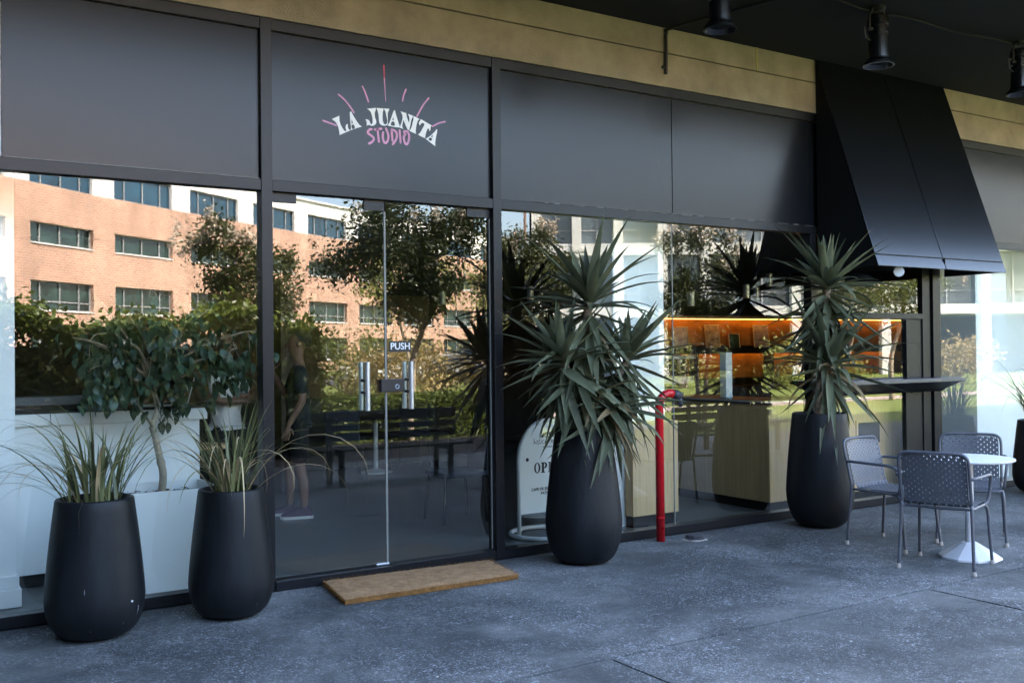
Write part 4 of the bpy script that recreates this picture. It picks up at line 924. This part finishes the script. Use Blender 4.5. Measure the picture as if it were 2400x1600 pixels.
def person(label, loc, rz, arms, sk, shirt, bottom, long_legs, group=None, head_turn=0, stance=((-.09, .0), (.09, .02)), hair=HAIRM):
    t = thing('person', label, 'person', loc, rz, group)
    V, E = [], []
    V.append((0, 0, .96, .13, .10)); 
    ch = chain(V, E, [(0, .0, 1.10, .125, .09), (0, .005, 1.26, .145, .10), (0, -.01, 1.40, .13, .085), (0, -.012, 1.485, .06, .055), (0, .0, 1.53, .052, .055), (0, .012, 1.585, .062, .075), (0, .012, 1.66, .076, .095), (0, .0, 1.735, .066, .082), (0, -.005, 1.775, .03, .04)], 0)
    for s, (fx, fy) in zip((-1, 1), stance):
        k = chain(V, E, [(s*.095, .0, .88, .092, .09), (s*.10+fx*.3, fy*.5+.01, .66, .074), (s*.10+fx*.6, fy*.8+.015, .50, .055), (s*.10+fx*.8, fy-.02, .34, .055, .06), (s*.10+fx, fy-.02, .12, .036), (s*.10+fx, fy-.015, .06, .036)], 0)
    for s, arm in zip((-1, 1), arms):
        sh, el, wr, hd_, sd_, up_ = arm
        k = chain(V, E, [(s*.12, -.01, 1.41, .07, .065), (*sh, .052), (*(Vector(sh).lerp(Vector(el), .5)), .045), (*el, .038), (*(Vector(el).lerp(Vector(wr), .4)), .037), (*wr, .025)], 3)
        hand(V, E, k, hd_, sd_, up_)
    body = skin('body', V, E, sk, t)
    # face: nose, eyes, ears, mouth on the turned head
    hm = Matrix.Translation((0, 0, 0)) @ Matrix.Rotation(head_turn, 4, 'Z')
    fb_ = MB(); H_ = Vector((0, .012, 1.655))
    fb_.hexa([(-.016, .098, 1.632), (.016, .098, 1.632), (.012, .09, 1.632), (-.012, .09, 1.632)][::-1], [(-.006, .096, 1.675), (.006, .096, 1.675), (.005, .09, 1.675), (-.005, .09, 1.675)][::-1])
    fb_.hexa([(-.015, .122, 1.636), (.015, .122, 1.636), (.018, .092, 1.630), (-.018, .092, 1.630)], [(-.006, .108, 1.68), (.006, .108, 1.68), (.006, .09, 1.68), (-.006, .09, 1.68)])
    for s in (-1, 1): fb_.tube([(s*.074, -.002, 1.66), (s*.088, -.012, 1.665)], [.026, .022], 10)
    fb_.build('nose_and_ears', sk, t, smooth=True)
    ey = MB()
    for s in (-1, 1): ey.tube([(s*.03, .094, 1.675), (s*.03, .100, 1.675)], .009, 8); ey.box(s*.03-.016, s*.03+.016, .097, .102, 1.694, 1.699)
    ey.build('eyes', HAIRM, t); mo = MB(); mo.box(-.022, .022, .094, .100, 1.606, 1.612); mo.build('mouth', mat('lips', (.25, .1, .08), .5), t)
    hr = MB(); n = 20
    for j in range(9):
        for i in range(n+1):
            th = .1+1.42*j/8; ph = 2*PI*i/n
            x, y, z = math.sin(th)*math.cos(ph), math.sin(th)*math.sin(ph), math.cos(th)
            lowback = .62
            th2 = th*(.66+.68*min(1, max(0, (.45-math.sin(ph))/1.1)))
            x, y, z = math.sin(th2)*math.cos(ph), math.sin(th2)*math.sin(ph), math.cos(th2)
            hr.v.append((x*.101, y*.127-.010, 1.70+z*.121))
    for j in range(8):
        for i in range(n): a = j*(n+1)+i; hr.f.append((a, a+1, a+n+2, a+n+1)); hr.m.append(0)
    hr.build('hair', hair, t, smooth=True)
    # clothes
    V, E = [], []
    V.append((0, 0, 1.00, .155, .125)); chain(V, E, [(0, .0, .90, .16, .13)], 0)
    c = chain(V, E, [(0, .0, 1.12, .15, .115), (0, .005, 1.27, .165, .122), (0, -.01, 1.40, .145, .10), (0, -.012, 1.465, .075, .07)], 0)
    for s, arm in zip((-1, 1), arms):
        sh, el = Vector(arm[0]), Vector(arm[1]); chain(V, E, [(s*.12, -.01, 1.41, .085, .08), (*sh, .070), (*sh.lerp(el, .45), .066), (*sh.lerp(el, .86), .062)], 4)
    skin('shirt', V, E, shirt, t)
    V, E = [], []
    V.append((0, 0, .96, .148, .12)); chain(V, E, [(0, 0, 1.02, .146, .118)], 0)
    for s, (fx, fy) in zip((-1, 1), stance):
        P = [(s*.095, .0, .87, .112, .112), (s*.10+fx*.3, fy*.5+.01, .70, .098), (s*.10+fx*.55, fy*.7+.012, .51, .088)]
        if long_legs: P += [(s*.10+fx*.8, fy-.01, .34, .078), (s*.10+fx, fy-.015, .10, .066)]
        chain(V, E, P, 0)
    skin('trousers' if long_legs else 'shorts', V, E, bottom, t)
    for s, (fx, fy) in zip((-1, 1), stance):
        X_ = s*.10+fx; sb = MB()
        prof = [(-.10, .036, .05), (-.06, .046, .12), (.0, .047, .115), (.05, .05, .075), (.12, .052, .062), (.17, .046, .05), (.195, .02, .04)]
        for (y, hw, h) in prof:
            for a in [PI*q/8 for q in range(9)]: sb.v.append((X_+hw*math.cos(a), fy+y-.0, .026+(h-.02)*math.sin(a)**.7))
        for j in range(len(prof)-1):
            for q in range(8): a = j*9+q; sb.f.append((a, a+1, a+10, a+9)); sb.m.append(0)
        sb.f.append(tuple(range(9))); sb.f.append(tuple((len(prof)-1)*9+q for q in reversed(range(9)))); sb.m += [0, 0]
        sh = sb.build('shoe', SHOEM, t, smooth=True)
        so2 = MB(); ol = [(-.108, .03), (-.07, .05), (.0, .051), (.06, .055), (.12, .057), (.17, .05), (.203, .022)]
        loop = [(X_+a, fy+y) for y, a in ol]+[(X_-a, fy+y) for y, a in reversed(ol)]
        so2.hexa([(x, y, .001) for x, y in loop], [(x, y, .027) for x, y in loop]); so2.build('sole', SOLEM, sh)
    return t
# man in dark clothes: left arm hanging towards us, right hand raised to his chin
person('person in dark T-shirt and black shorts standing inside the door, hand raised to the chin', (3.42, 2.83, -.002), math.atan2(.30, -.95)-PI/2,
       [((-.20, -.005, 1.40), (-.245, -.03, 1.13), (-.235, .10, .90), (.05, .25, -1), (0, 1, .2), (1, .2, 0)),
        ((.20, .0, 1.40), (.25, .10, 1.15), (.12, .24, 1.40), (-.25, -.1, 1), (0, 1, 0), (-1, 0, 0))], SKIN, SHIRTD, SHORTS, False, stance=((-.02, -.02), (.02, .10)))
person('person in white T-shirt with folded arms, standing inside half hidden by the ficus', (2.78, 3.05, -.002), math.atan2(-.75, .65)-PI/2,
       [((-.20, -.005, 1.40), (-.26, .08, 1.14), (-.02, .20, 1.17), (1, -.05, .05), (0, .3, 1), (0, -1, 0)),
        ((.20, -.005, 1.40), (.26, .08, 1.14), (.03, .235, 1.13), (-1, -.1, .1), (0, .3, 1), (0, -1, 0))], SKIND, SHIRTW, SHORTS, True)

# ================================================================== ACROSS THE LAWN (what the glass mirrors)
def leafcloud(n, sampler, size, R_, flat=.0):
    b = MB()
    for k in range(n):
        p = Vector(sampler()); s_ = size*R_.uniform(.6, 1.3)
        d = Vector((R_.gauss(0, 1), R_.gauss(0, 1), R_.gauss(0, .7)-.2)).normalized(); q = d.cross(Vector((R_.gauss(0, 1), R_.gauss(0, 1), R_.gauss(0, 1)))).normalized()
        b.face([p, p+d*s_*.5+q*s_*.28, p+d*s_, p+d*s_*.5-q*s_*.28])
    return b
# planted hedge on the arcade edge: shaded flank, sunlit top
RH = random.Random(12)
hg = thing('hedge', 'tall leafy hedge beyond the arcade with a ragged sunlit top', 'hedge', (0, -8.6, 0))
def hs():
    f = RH.random(); x = RH.uniform(-2.5, 5.75); top = 2.06-.10*max(0, x-4.3)+.13*math.sin(x*1.7)+.08*math.sin(x*4.3+1)
    if f < .38: return (x, RH.uniform(-.7, .62), top+RH.uniform(-.22, .10)+(RH.random() < .15)*RH.uniform(0, .25))
    if f < .90: return (x, .58+RH.uniform(-.22, .14), RH.uniform(.05, 1)**.8*top)
    return (5.7+RH.uniform(-.15, .12), RH.uniform(-.6, .6), RH.uniform(.05, top))
leafcloud(26000, hs, .105, RH).build('foliage', HEDGEL, hg)
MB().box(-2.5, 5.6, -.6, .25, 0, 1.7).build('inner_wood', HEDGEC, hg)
bh = thing('box_hedge', 'low clipped box hedge along the lawn', 'hedge', (7.9, -10.2, -.04))
def bs():
    f = RH.random()
    if f < .4: return (RH.uniform(-2.2, 2.1), RH.uniform(-.35, .35), .80+RH.uniform(-.03, .03))
    return (RH.uniform(-2.2, 2.1), .36+RH.uniform(-.04, .03), RH.uniform(.0, .80))
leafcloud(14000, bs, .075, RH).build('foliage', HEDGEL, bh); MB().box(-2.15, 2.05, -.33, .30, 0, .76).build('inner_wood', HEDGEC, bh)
# crape myrtles
def tree_mesh(seed, rad, hgt, nleaf, size, squash=1.15, ncl=46):
    R_ = random.Random(seed); cl = []
    while len(cl) < ncl:
        v = Vector((R_.uniform(-1, 1), R_.uniform(-1, 1), R_.uniform(-1, 1)))
        if .35 < v.length < 1: cl.append(Vector((v.x*rad*(1 if v.z > -.3 else .75), v.y*rad*(1 if v.z > -.3 else .75), v.z*hgt/2)))
    rr = [R_.uniform(.2, .38)*rad for _ in cl]
    def sm():
        i = R_.randrange(len(cl)); return cl[i]+Vector((R_.gauss(0, .45), R_.gauss(0, .45), R_.gauss(0, .42)))*rr[i]
    L = leafcloud(nleaf, sm, size, R_)
    bl = MB(); outer = sorted(range(len(cl)), key=lambda i: -(cl[i].length+cl[i].z*.4))[:9]
    for i in outer:
        for q in range(2):
            c = cl[i]*1.08+Vector((R_.gauss(0, .5), R_.gauss(0, .5), R_.gauss(.2, .4)))*rr[i]
            for k in range(46):
                p = c+Vector((R_.gauss(0, .05), R_.gauss(0, .05), R_.gauss(0, .08))); a = Vector((R_.gauss(0, 1), R_.gauss(0, 1), R_.gauss(0, 1))).normalized()*.026; b_ = a.cross(Vector((R_.gauss(0, 1), R_.gauss(0, 1), R_.gauss(0, 1)))).normalized()*.022
                bl.face([p-a, p-b_, p+a, p+b_])
    return L, bl, cl
def tree(loc, seed, rad, hgt, zc, label, stems=3, nleaf=7000, size=.075, blossoms=True, lm=TREEL, group='crape myrtle trees on the lawn', tr=.055):
    R_ = random.Random(seed+99)
    t = thing('tree', label, 'tree', loc, 0, group)
    L, bl, cl = tree_mesh(seed, rad, hgt, nleaf, size)
    put('crown', L.mesh('crown', lm), t, (0, 0, zc))
    if blossoms: put('blossoms', bl.mesh('blossoms', TREEB), t, (0, 0, zc))
    b = MB()
    for s in range(stems):
        a = 2*PI*s/stems+R_.uniform(-.4, .4); o_ = .05 if stems > 1 else 0
        top = Vector((rad*.35*math.cos(a), rad*.35*math.sin(a), zc-hgt*.15)); P = smoothpath([(o_*math.cos(a), o_*math.sin(a), -.1), (o_*2*math.cos(a), o_*2*math.sin(a), zc*.35), (top.x*.6, top.y*.6, zc*.62), tuple(top)], 5)
        b.tube(P, [tr*(1-.6*k/(len(P)-1)) for k in range(len(P))], 8)
        for i in R_.sample(range(len(cl)), 9):
            e = cl[i]+Vector((0, 0, zc)); st = P[R_.randrange(len(P)//2, len(P))]
            q = smoothpath([tuple(st), tuple((st+e)/2+Vector((0, 0, -.1))), tuple(e)], 4); b.tube(q, [tr*.35*(1-.8*k/(len(q)-1)) for k in range(len(q))], 5)
    b.build('trunk', BARKP, t, smooth=True)
    return t
tree((5.35, -10.3, -.05), 1, 1.0, 2.3, 2.95, 'white-blossomed myrtle rising behind the right end of the tall hedge', 3, 11000, .075)
tree((8.15, -9.75, -.05), 2, 1.42, 2.7, 3.5, 'broad dark myrtle with one pale trunk before the box hedge', 1, 15000, .085, tr=.075)
tree((11.1, -10.2, -.05), 3, 1.05, 2.3, 2.95, 'blossoming myrtle mirrored left of the big yucca', 3, 13000, .075)
tree((14.0, -8.4, -.05), 4, .95, 2.6, 2.9, 'slender blossoming myrtle mirrored right of the big yucca', 2, 12000, .075)
tree((18.6, -8.6, -.05), 5, .9, 2.3, 2.7, 'young myrtle mirrored above the serving hatch', 1, 5000, .06)
tree((26.2, -13.0, -.05), 6, 1.6, 2.6, 3.7, 'green tree with thin pale trunk mirrored in the hatch window', 1, 7000, .1, True, BUSHL, tr=.09)
tree((14.6, -22.5, -.05), 8, 1.7, 2.7, 3.9, 'lacy yellow-green tree in front of the brick wall, left of the doors joint', 2, 3600, .13, False, BUSHL, 'loose trees beyond the lawn', tr=.07)
tree((20.0, -25.5, -.05), 9, 1.9, 3.0, 4.1, 'lacy yellow-green tree in front of the brick wall, right of the doors joint', 2, 3800, .13, False, BUSHL, 'loose trees beyond the lawn', tr=.07)
# sunlit shrubs between lawn and brick building
def bush(x, y, r, h, label, m, seed, n=2200):
    r *= .8; h *= .85
    R_ = random.Random(seed); t = thing('shrub', label, 'shrub', (x, y, -.05), 0, 'sunlit shrubs beyond the lawn')
    cl = [Vector((R_.uniform(-1, 1)*r, R_.uniform(-1, 1)*r*.7, R_.uniform(.15, .95)*h)) for _ in range(16)]
    def sm():
        c = R_.choice(cl); return c+Vector((R_.gauss(0, .26)*r, R_.gauss(0, .26)*r, R_.gauss(0, .14)*h))
    leafcloud(n, sm, .17, R_).build('foliage', m, t)
    b = MB()
    for i in range(6):
        c = cl[i]; b.tube([(R_.uniform(-.2, .2), R_.uniform(-.2, .2), 0), tuple(c*.5), tuple(c)], [.05, .035, .015], 5)
    b.build('stems', BARKP, t)
for i, a in enumerate(((15.3, -29, 2.3, 4.6, BUSHL, 'green shrub'), (18.2, -34, 2.6, 5.0, BUSHL, 'tall shrub'), (19.2, -29.5, 2.2, 3.0, BUSHT, 'straw-coloured shrub'), (22.2, -33, 2.6, 5.2, BUSHL, 'broad shrub'), (20.4, -27, 1.8, 4.2, BUSHT, 'tawny shrub'), (24.5, -31, 2.6, 5.6, BUSHL, 'high green shrub'), (15.6, -25.5, 1.6, 2.2, BUSHT, 'low tawny shrub'), (11.5, -24, 2.2, 3.6, BUSHL, 'green shrub behind the hedge'), (24.4, -18.6, 1.4, 1.9, BUSHL, 'round green bush'), (33.0, -20.6, 1.5, 1.6, BUSHL, 'small green bush'), (39.5, -19.5, 1.8, 2.1, BUSHT, 'straw-coloured grass clump'), (30.2, -21.6, 1.6, 2.2, BUSHL, 'leafy bush'), (28.6, -25, 2.2, 4.4, BUSHL, 'tall bush'))):
    where = ('left of the group', 'at the back of the group', 'in the middle of the group', 'behind the parked cars', 'before the parked cars', 'at the right of the group', 'nearest the box hedge', 'left of the myrtles', 'on the open lawn', 'by the white building, left', 'by the white building, right', 'by the white building, middle', 'between the brick and white buildings')[i]
    if i in (1, 3, 7): continue
    if i in (0, 2, 4, 5, 7): a = (a[0], a[1], a[2]*.8, a[3]*.62)+a[4:]
    bush(a[0], a[1], a[2], a[3], '%s in full sun, %s' % (a[5], where), a[4], 200+i)
# benches at the arcade edge
def bench(x0, x1, y, label):
    t = thing('slatted_bench', label, 'bench', ((x0+x1)/2, y, 0), 0, 'dark benches at the arcade edge'); h = (x1-x0)/2
    for k in range(4): MB().box(-h, h, -.02+.11*k, .07+.11*k, .42, .45).build('seat_slat', BENCHW, t, bevel=.004)
    for (z0, z1) in ((.50, .595), (.625, .70), (.735, .86)): MB().box(-h, h, -.075, -.045, z0, z1).build('back_slat', BENCHW, t, bevel=.004)
    for s in (-1, 1):
        x = s*(h-.3); b = MB(); b.box(x-.03, x+.03, -.044, -.005, .0, .84); b.box(x-.03, x+.03, .33, .38, 0, .418); b.box(x-.028, x+.028, -.004, .329, .36, .415); b.build('leg', BENCHW, t)
    return t
bench(4.25, 6.30, -4.72, 'dark slatted bench mirrored in the lower half of the glass doors')
bench(10.0, 12.1, -4.72, 'dark slatted bench mirrored right of the red pipe')
# parked cars
CARW = mat('white_car_paint', (.75, .75, .75), .2, spec=.8); CARS = mat('silver_car_paint', (.35, .37, .40), .25, .3); CARG = mat('dark_car_glass', (.01, .012, .015), .08, spec=.9); TYRE = mat('tyre_rubber', (.012, .012, .012), .8); RIMM = mat('alloy_rim', (.5, .5, .5), .3, .8)
def car(x, y, rz, m, label):
    t = thing('parked_car', label, 'car', (x, y, -.03), rz, 'cars parked beyond the lawn')
    side = [(-2.1, .32), (-2.12, .62), (-2.05, .88), (-1.75, .94), (-1.25, 1.0), (1.0, .98), (1.75, .86), (2.08, .68), (2.1, .36)]
    roof = [(-1.72, .945), (-1.25, 1.38), (-.6, 1.46), (.3, 1.44), (.62, 1.36), (1.18, .975)]
    b = MB(); L = side; n = len(L)
    b.hexa([(p[0], -.86, p[1]) for p in L], [(p[0], .86, p[1]) for p in L]); b.build('body', m, t, bevel=.06)
    b = MB(); b.hexa([(p[0], -.70 if 0 < i < 5 else -.78, p[1]) for i, p in enumerate(roof)], [(p[0], .70 if 0 < i < 5 else .78, p[1]) for i, p in enumerate(roof)]); b.build('cabin_glass', CARG, t, bevel=.03)
    b = MB(); b.hexa([(-1.22, -.69, 1.39), (.35, -.69, 1.445), (.35, .69, 1.445), (-1.22, .69, 1.39)], [(-1.0, -.6, 1.475), (.2, -.6, 1.49), (.2, .6, 1.49), (-1.0, .6, 1.475)]); b.build('roof', m, t)
    for sx in (-1.32, 1.3):
        for sy in (-1, 1):
            w_ = MB(); w_.tube([(sx, sy*.70, .31), (sx, sy*.88, .31)], .31, 20); w_ = w_.build('wheel', TYRE, t); r_ = MB(); r_.tube([(sx, sy*.881, .31), (sx, sy*.89, .31)], .2, 16); r_.build('rim', RIMM, w_)
    for sy in (-.62, .62): MB().box(2.04, 2.11, sy-.16, sy+.16, .62, .74).build('headlight', mat('lamp_glass', (.7, .7, .7), .1), t)
car(22.6, -42.0, .1, CARW, 'white car parked before the brick building, left of two'); car(27.9, -43.2, .1, CARS, 'silver car parked before the brick building, right of two'); car(21.0, -38.4, .15, CARW, 'white car nearest the tawny shrubs')
# curved brick building, white top storey
bk = thing('brick_building', 'long curved red brick office building with a white top storey', 'building')
VP = [(-7.5, -45.5), (.0, -52.6), (7.69, -59.43), (12.11, -63.37), (17.82, -67.45), (24.3, -72.0), (31.2, -76.7), (36.0, -79.6), (44, -84.3), (52, -88.7), (60.2, -92.7), (70, -97)]
VP = [Vector((a, b, 0)) for a, b in VP]; cum = [0]
for a, b in zip(VP, VP[1:]): cum.append(cum[-1]+(b-a).length)
def at(s):
    s = max(0, min(cum[-1]-.01, s))
    for i in range(len(VP)-1):
        if cum[i+1] >= s: return VP[i].lerp(VP[i+1], (s-cum[i])/(cum[i+1]-cum[i]))
S0 = cum[2]; PER, WIN = 7.55, 5.6
rows = [(1.0, 3.0), (4.4, 6.2), (8.5, 9.76)]
def winunit(p0, p1, z0, z1, inw, gm, trans=None, dep=.28, cuts=(.19, .5, .81)):
    d = (p1-p0); o_ = inw*dep
    a0, a1 = p0+o_, p1+o_
    f_ = MB(); f_.obox(a0, a1, inw, .08, z0, z0+.07); f_.obox(a0, a1, inw, .08, z1-.07, z1)
    for c in (0.004,)+cuts+(.996,):
        c0 = a0+d*c-d.normalized()*.04; f_.obox(c0-inw*.006, c0+d.normalized()*.08-inw*.006, inw, .08, z0+.07, z1-.07)
    if trans: f_.obox(a0-inw*.004, a1-inw*.004, inw, .08, trans-.03, trans+.03)
    w_ = f_.build('window', MULL, bk)
    g = MB(); b0 = a0+inw*.085; g.obox(b0, b0+d, inw, .03, z0, z1); g.build('pane', gm, w_)
wall = MB(); clad = MB(); rev = MB(); sil = MB()
k = -3
while True:
    s0 = S0+k*PER
    if s0 > cum[-1]-PER: break
    if s0 < 0: k += 1; continue
    p0, p1, p2 = at(s0), at(s0+WIN), at(s0+PER); T_ = (p1-p0).normalized(); inw = Vector((T_.y, -T_.x, 0))
    if inw.y > 0: inw = -inw
    zs = -.1
    for z0, z1 in rows: wall.obox(p0, p1, inw, .35, zs, z0); zs = z1
    wall.obox(p0, p1, inw, .35, zs, 12.08)
    q = (p2-p1).normalized(); iq = Vector((q.y, -q.x, 0)); iq = -iq if iq.y > 0 else iq
    wall.obox(p1, p2, iq, .35, -.1, 12.08)
    clad.obox(p0+inw*.05, p1+inw*.05, inw, .3, 13.86, 15.0); clad.obox(p1+iq*.05, p2+iq*.05, iq, .3, 12.081, 15.0)
    clad.obox(p0-inw*.12, p1-inw*.12, inw, .5, 15.001, 15.16); clad.obox(p1-iq*.12, p2-iq*.12, iq, .5, 15.001, 15.16)
    for (z0, z1) in rows: winunit(p0, p1, z0, z1, inw, GREENG, z0+.55 if z0 in (4.4, 1.0) else None)
    winunit(p0, p1, 12.09, 13.85, inw, BLUEG, None, .2)
    for (z0, z1) in rows: sil.obox(p0-inw*.08, p1-inw*.08, inw, .3, z0-.09, z0+.002)
    rev.obox(p0+inw*.6, p2+inw*.6, inw, .2, -.1, 15)
    k += 1
wall.build('brick_wall', BRICK, bk); sil.build('window_sill', CONC, bk, kind='stuff'); clad.build('white_cladding', CLAD, bk); rev.build('inner_wall', DARKW, bk)
# white concrete building facing the arcade at an angle
D_ = Vector((math.cos(yaw), math.sin(yaw), 0)); N_ = Vector((-math.sin(yaw), math.cos(yaw), 0))*-1
wh = thing('concrete_building', 'white concrete office block with slab bands and open ground floor', 'building')
O_ = Vector((33.2, -43.4, 0))
cols = MB(); bands = MB(); inn = MB(); und = MB()
def wp(s, d=0): return O_+D_*s+N_*d*-1
inw = Vector((math.sin(yaw), -math.cos(yaw), 0))
LEN = 60
for z0, z1 in ((3.55, 4.15), (7.3, 8.0), (11.2, 11.9)): bands.obox(wp(-.3), wp(LEN), inw, 6, z0, z1)
cs = [0, 2.45, 4.95, 7.6, 10.2, 15.6, 21.0, 27.0, 32.6, 38.2, 44, 50, 56]
for s in cs: cols.obox(wp(s)-inw*.15, wp(s+.55)-inw*.15, inw, .55, -.1, 13.5)
bands.build('slab_band', CONC, wh); cols.build('column', CONC, wh)
for (z0, z1) in ((4.15, 7.3), (8.0, 11.2)):
    for a, b in zip(cs, cs[1:]):
        p0, p1 = wp(a+.55)+inw*.5, wp(b)+inw*.5; f_ = MB(); n = max(1, int((b-a)/2.2))
        for i in range(1, n+1): c = p0.lerp(p1, i/(n+1)); f_.obox(c-D_*.04, c+D_*.04, inw, .06, z0+.02, z1-.02)
        f_.obox(p0, p1, inw, .05, z0+.8, z0+.86); w_ = f_.build('window', MULL, wh)
        MB().obox(p0+inw*.07, p1+inw*.07, inw, .03, z0+.01, z1-.01).build('pane', GREYG, w_)
inn.obox(wp(0)+inw*6.2, wp(LEN)+inw*6.2, inw, .3, -.1, 13); inn.build('inner_wall', DARKW, wh)
MB().obox(wp(-.4)+inw*.0, wp(-.31)+inw*.0, inw, 6, -.1, 13.4).build('end_wall', BRICK, wh)
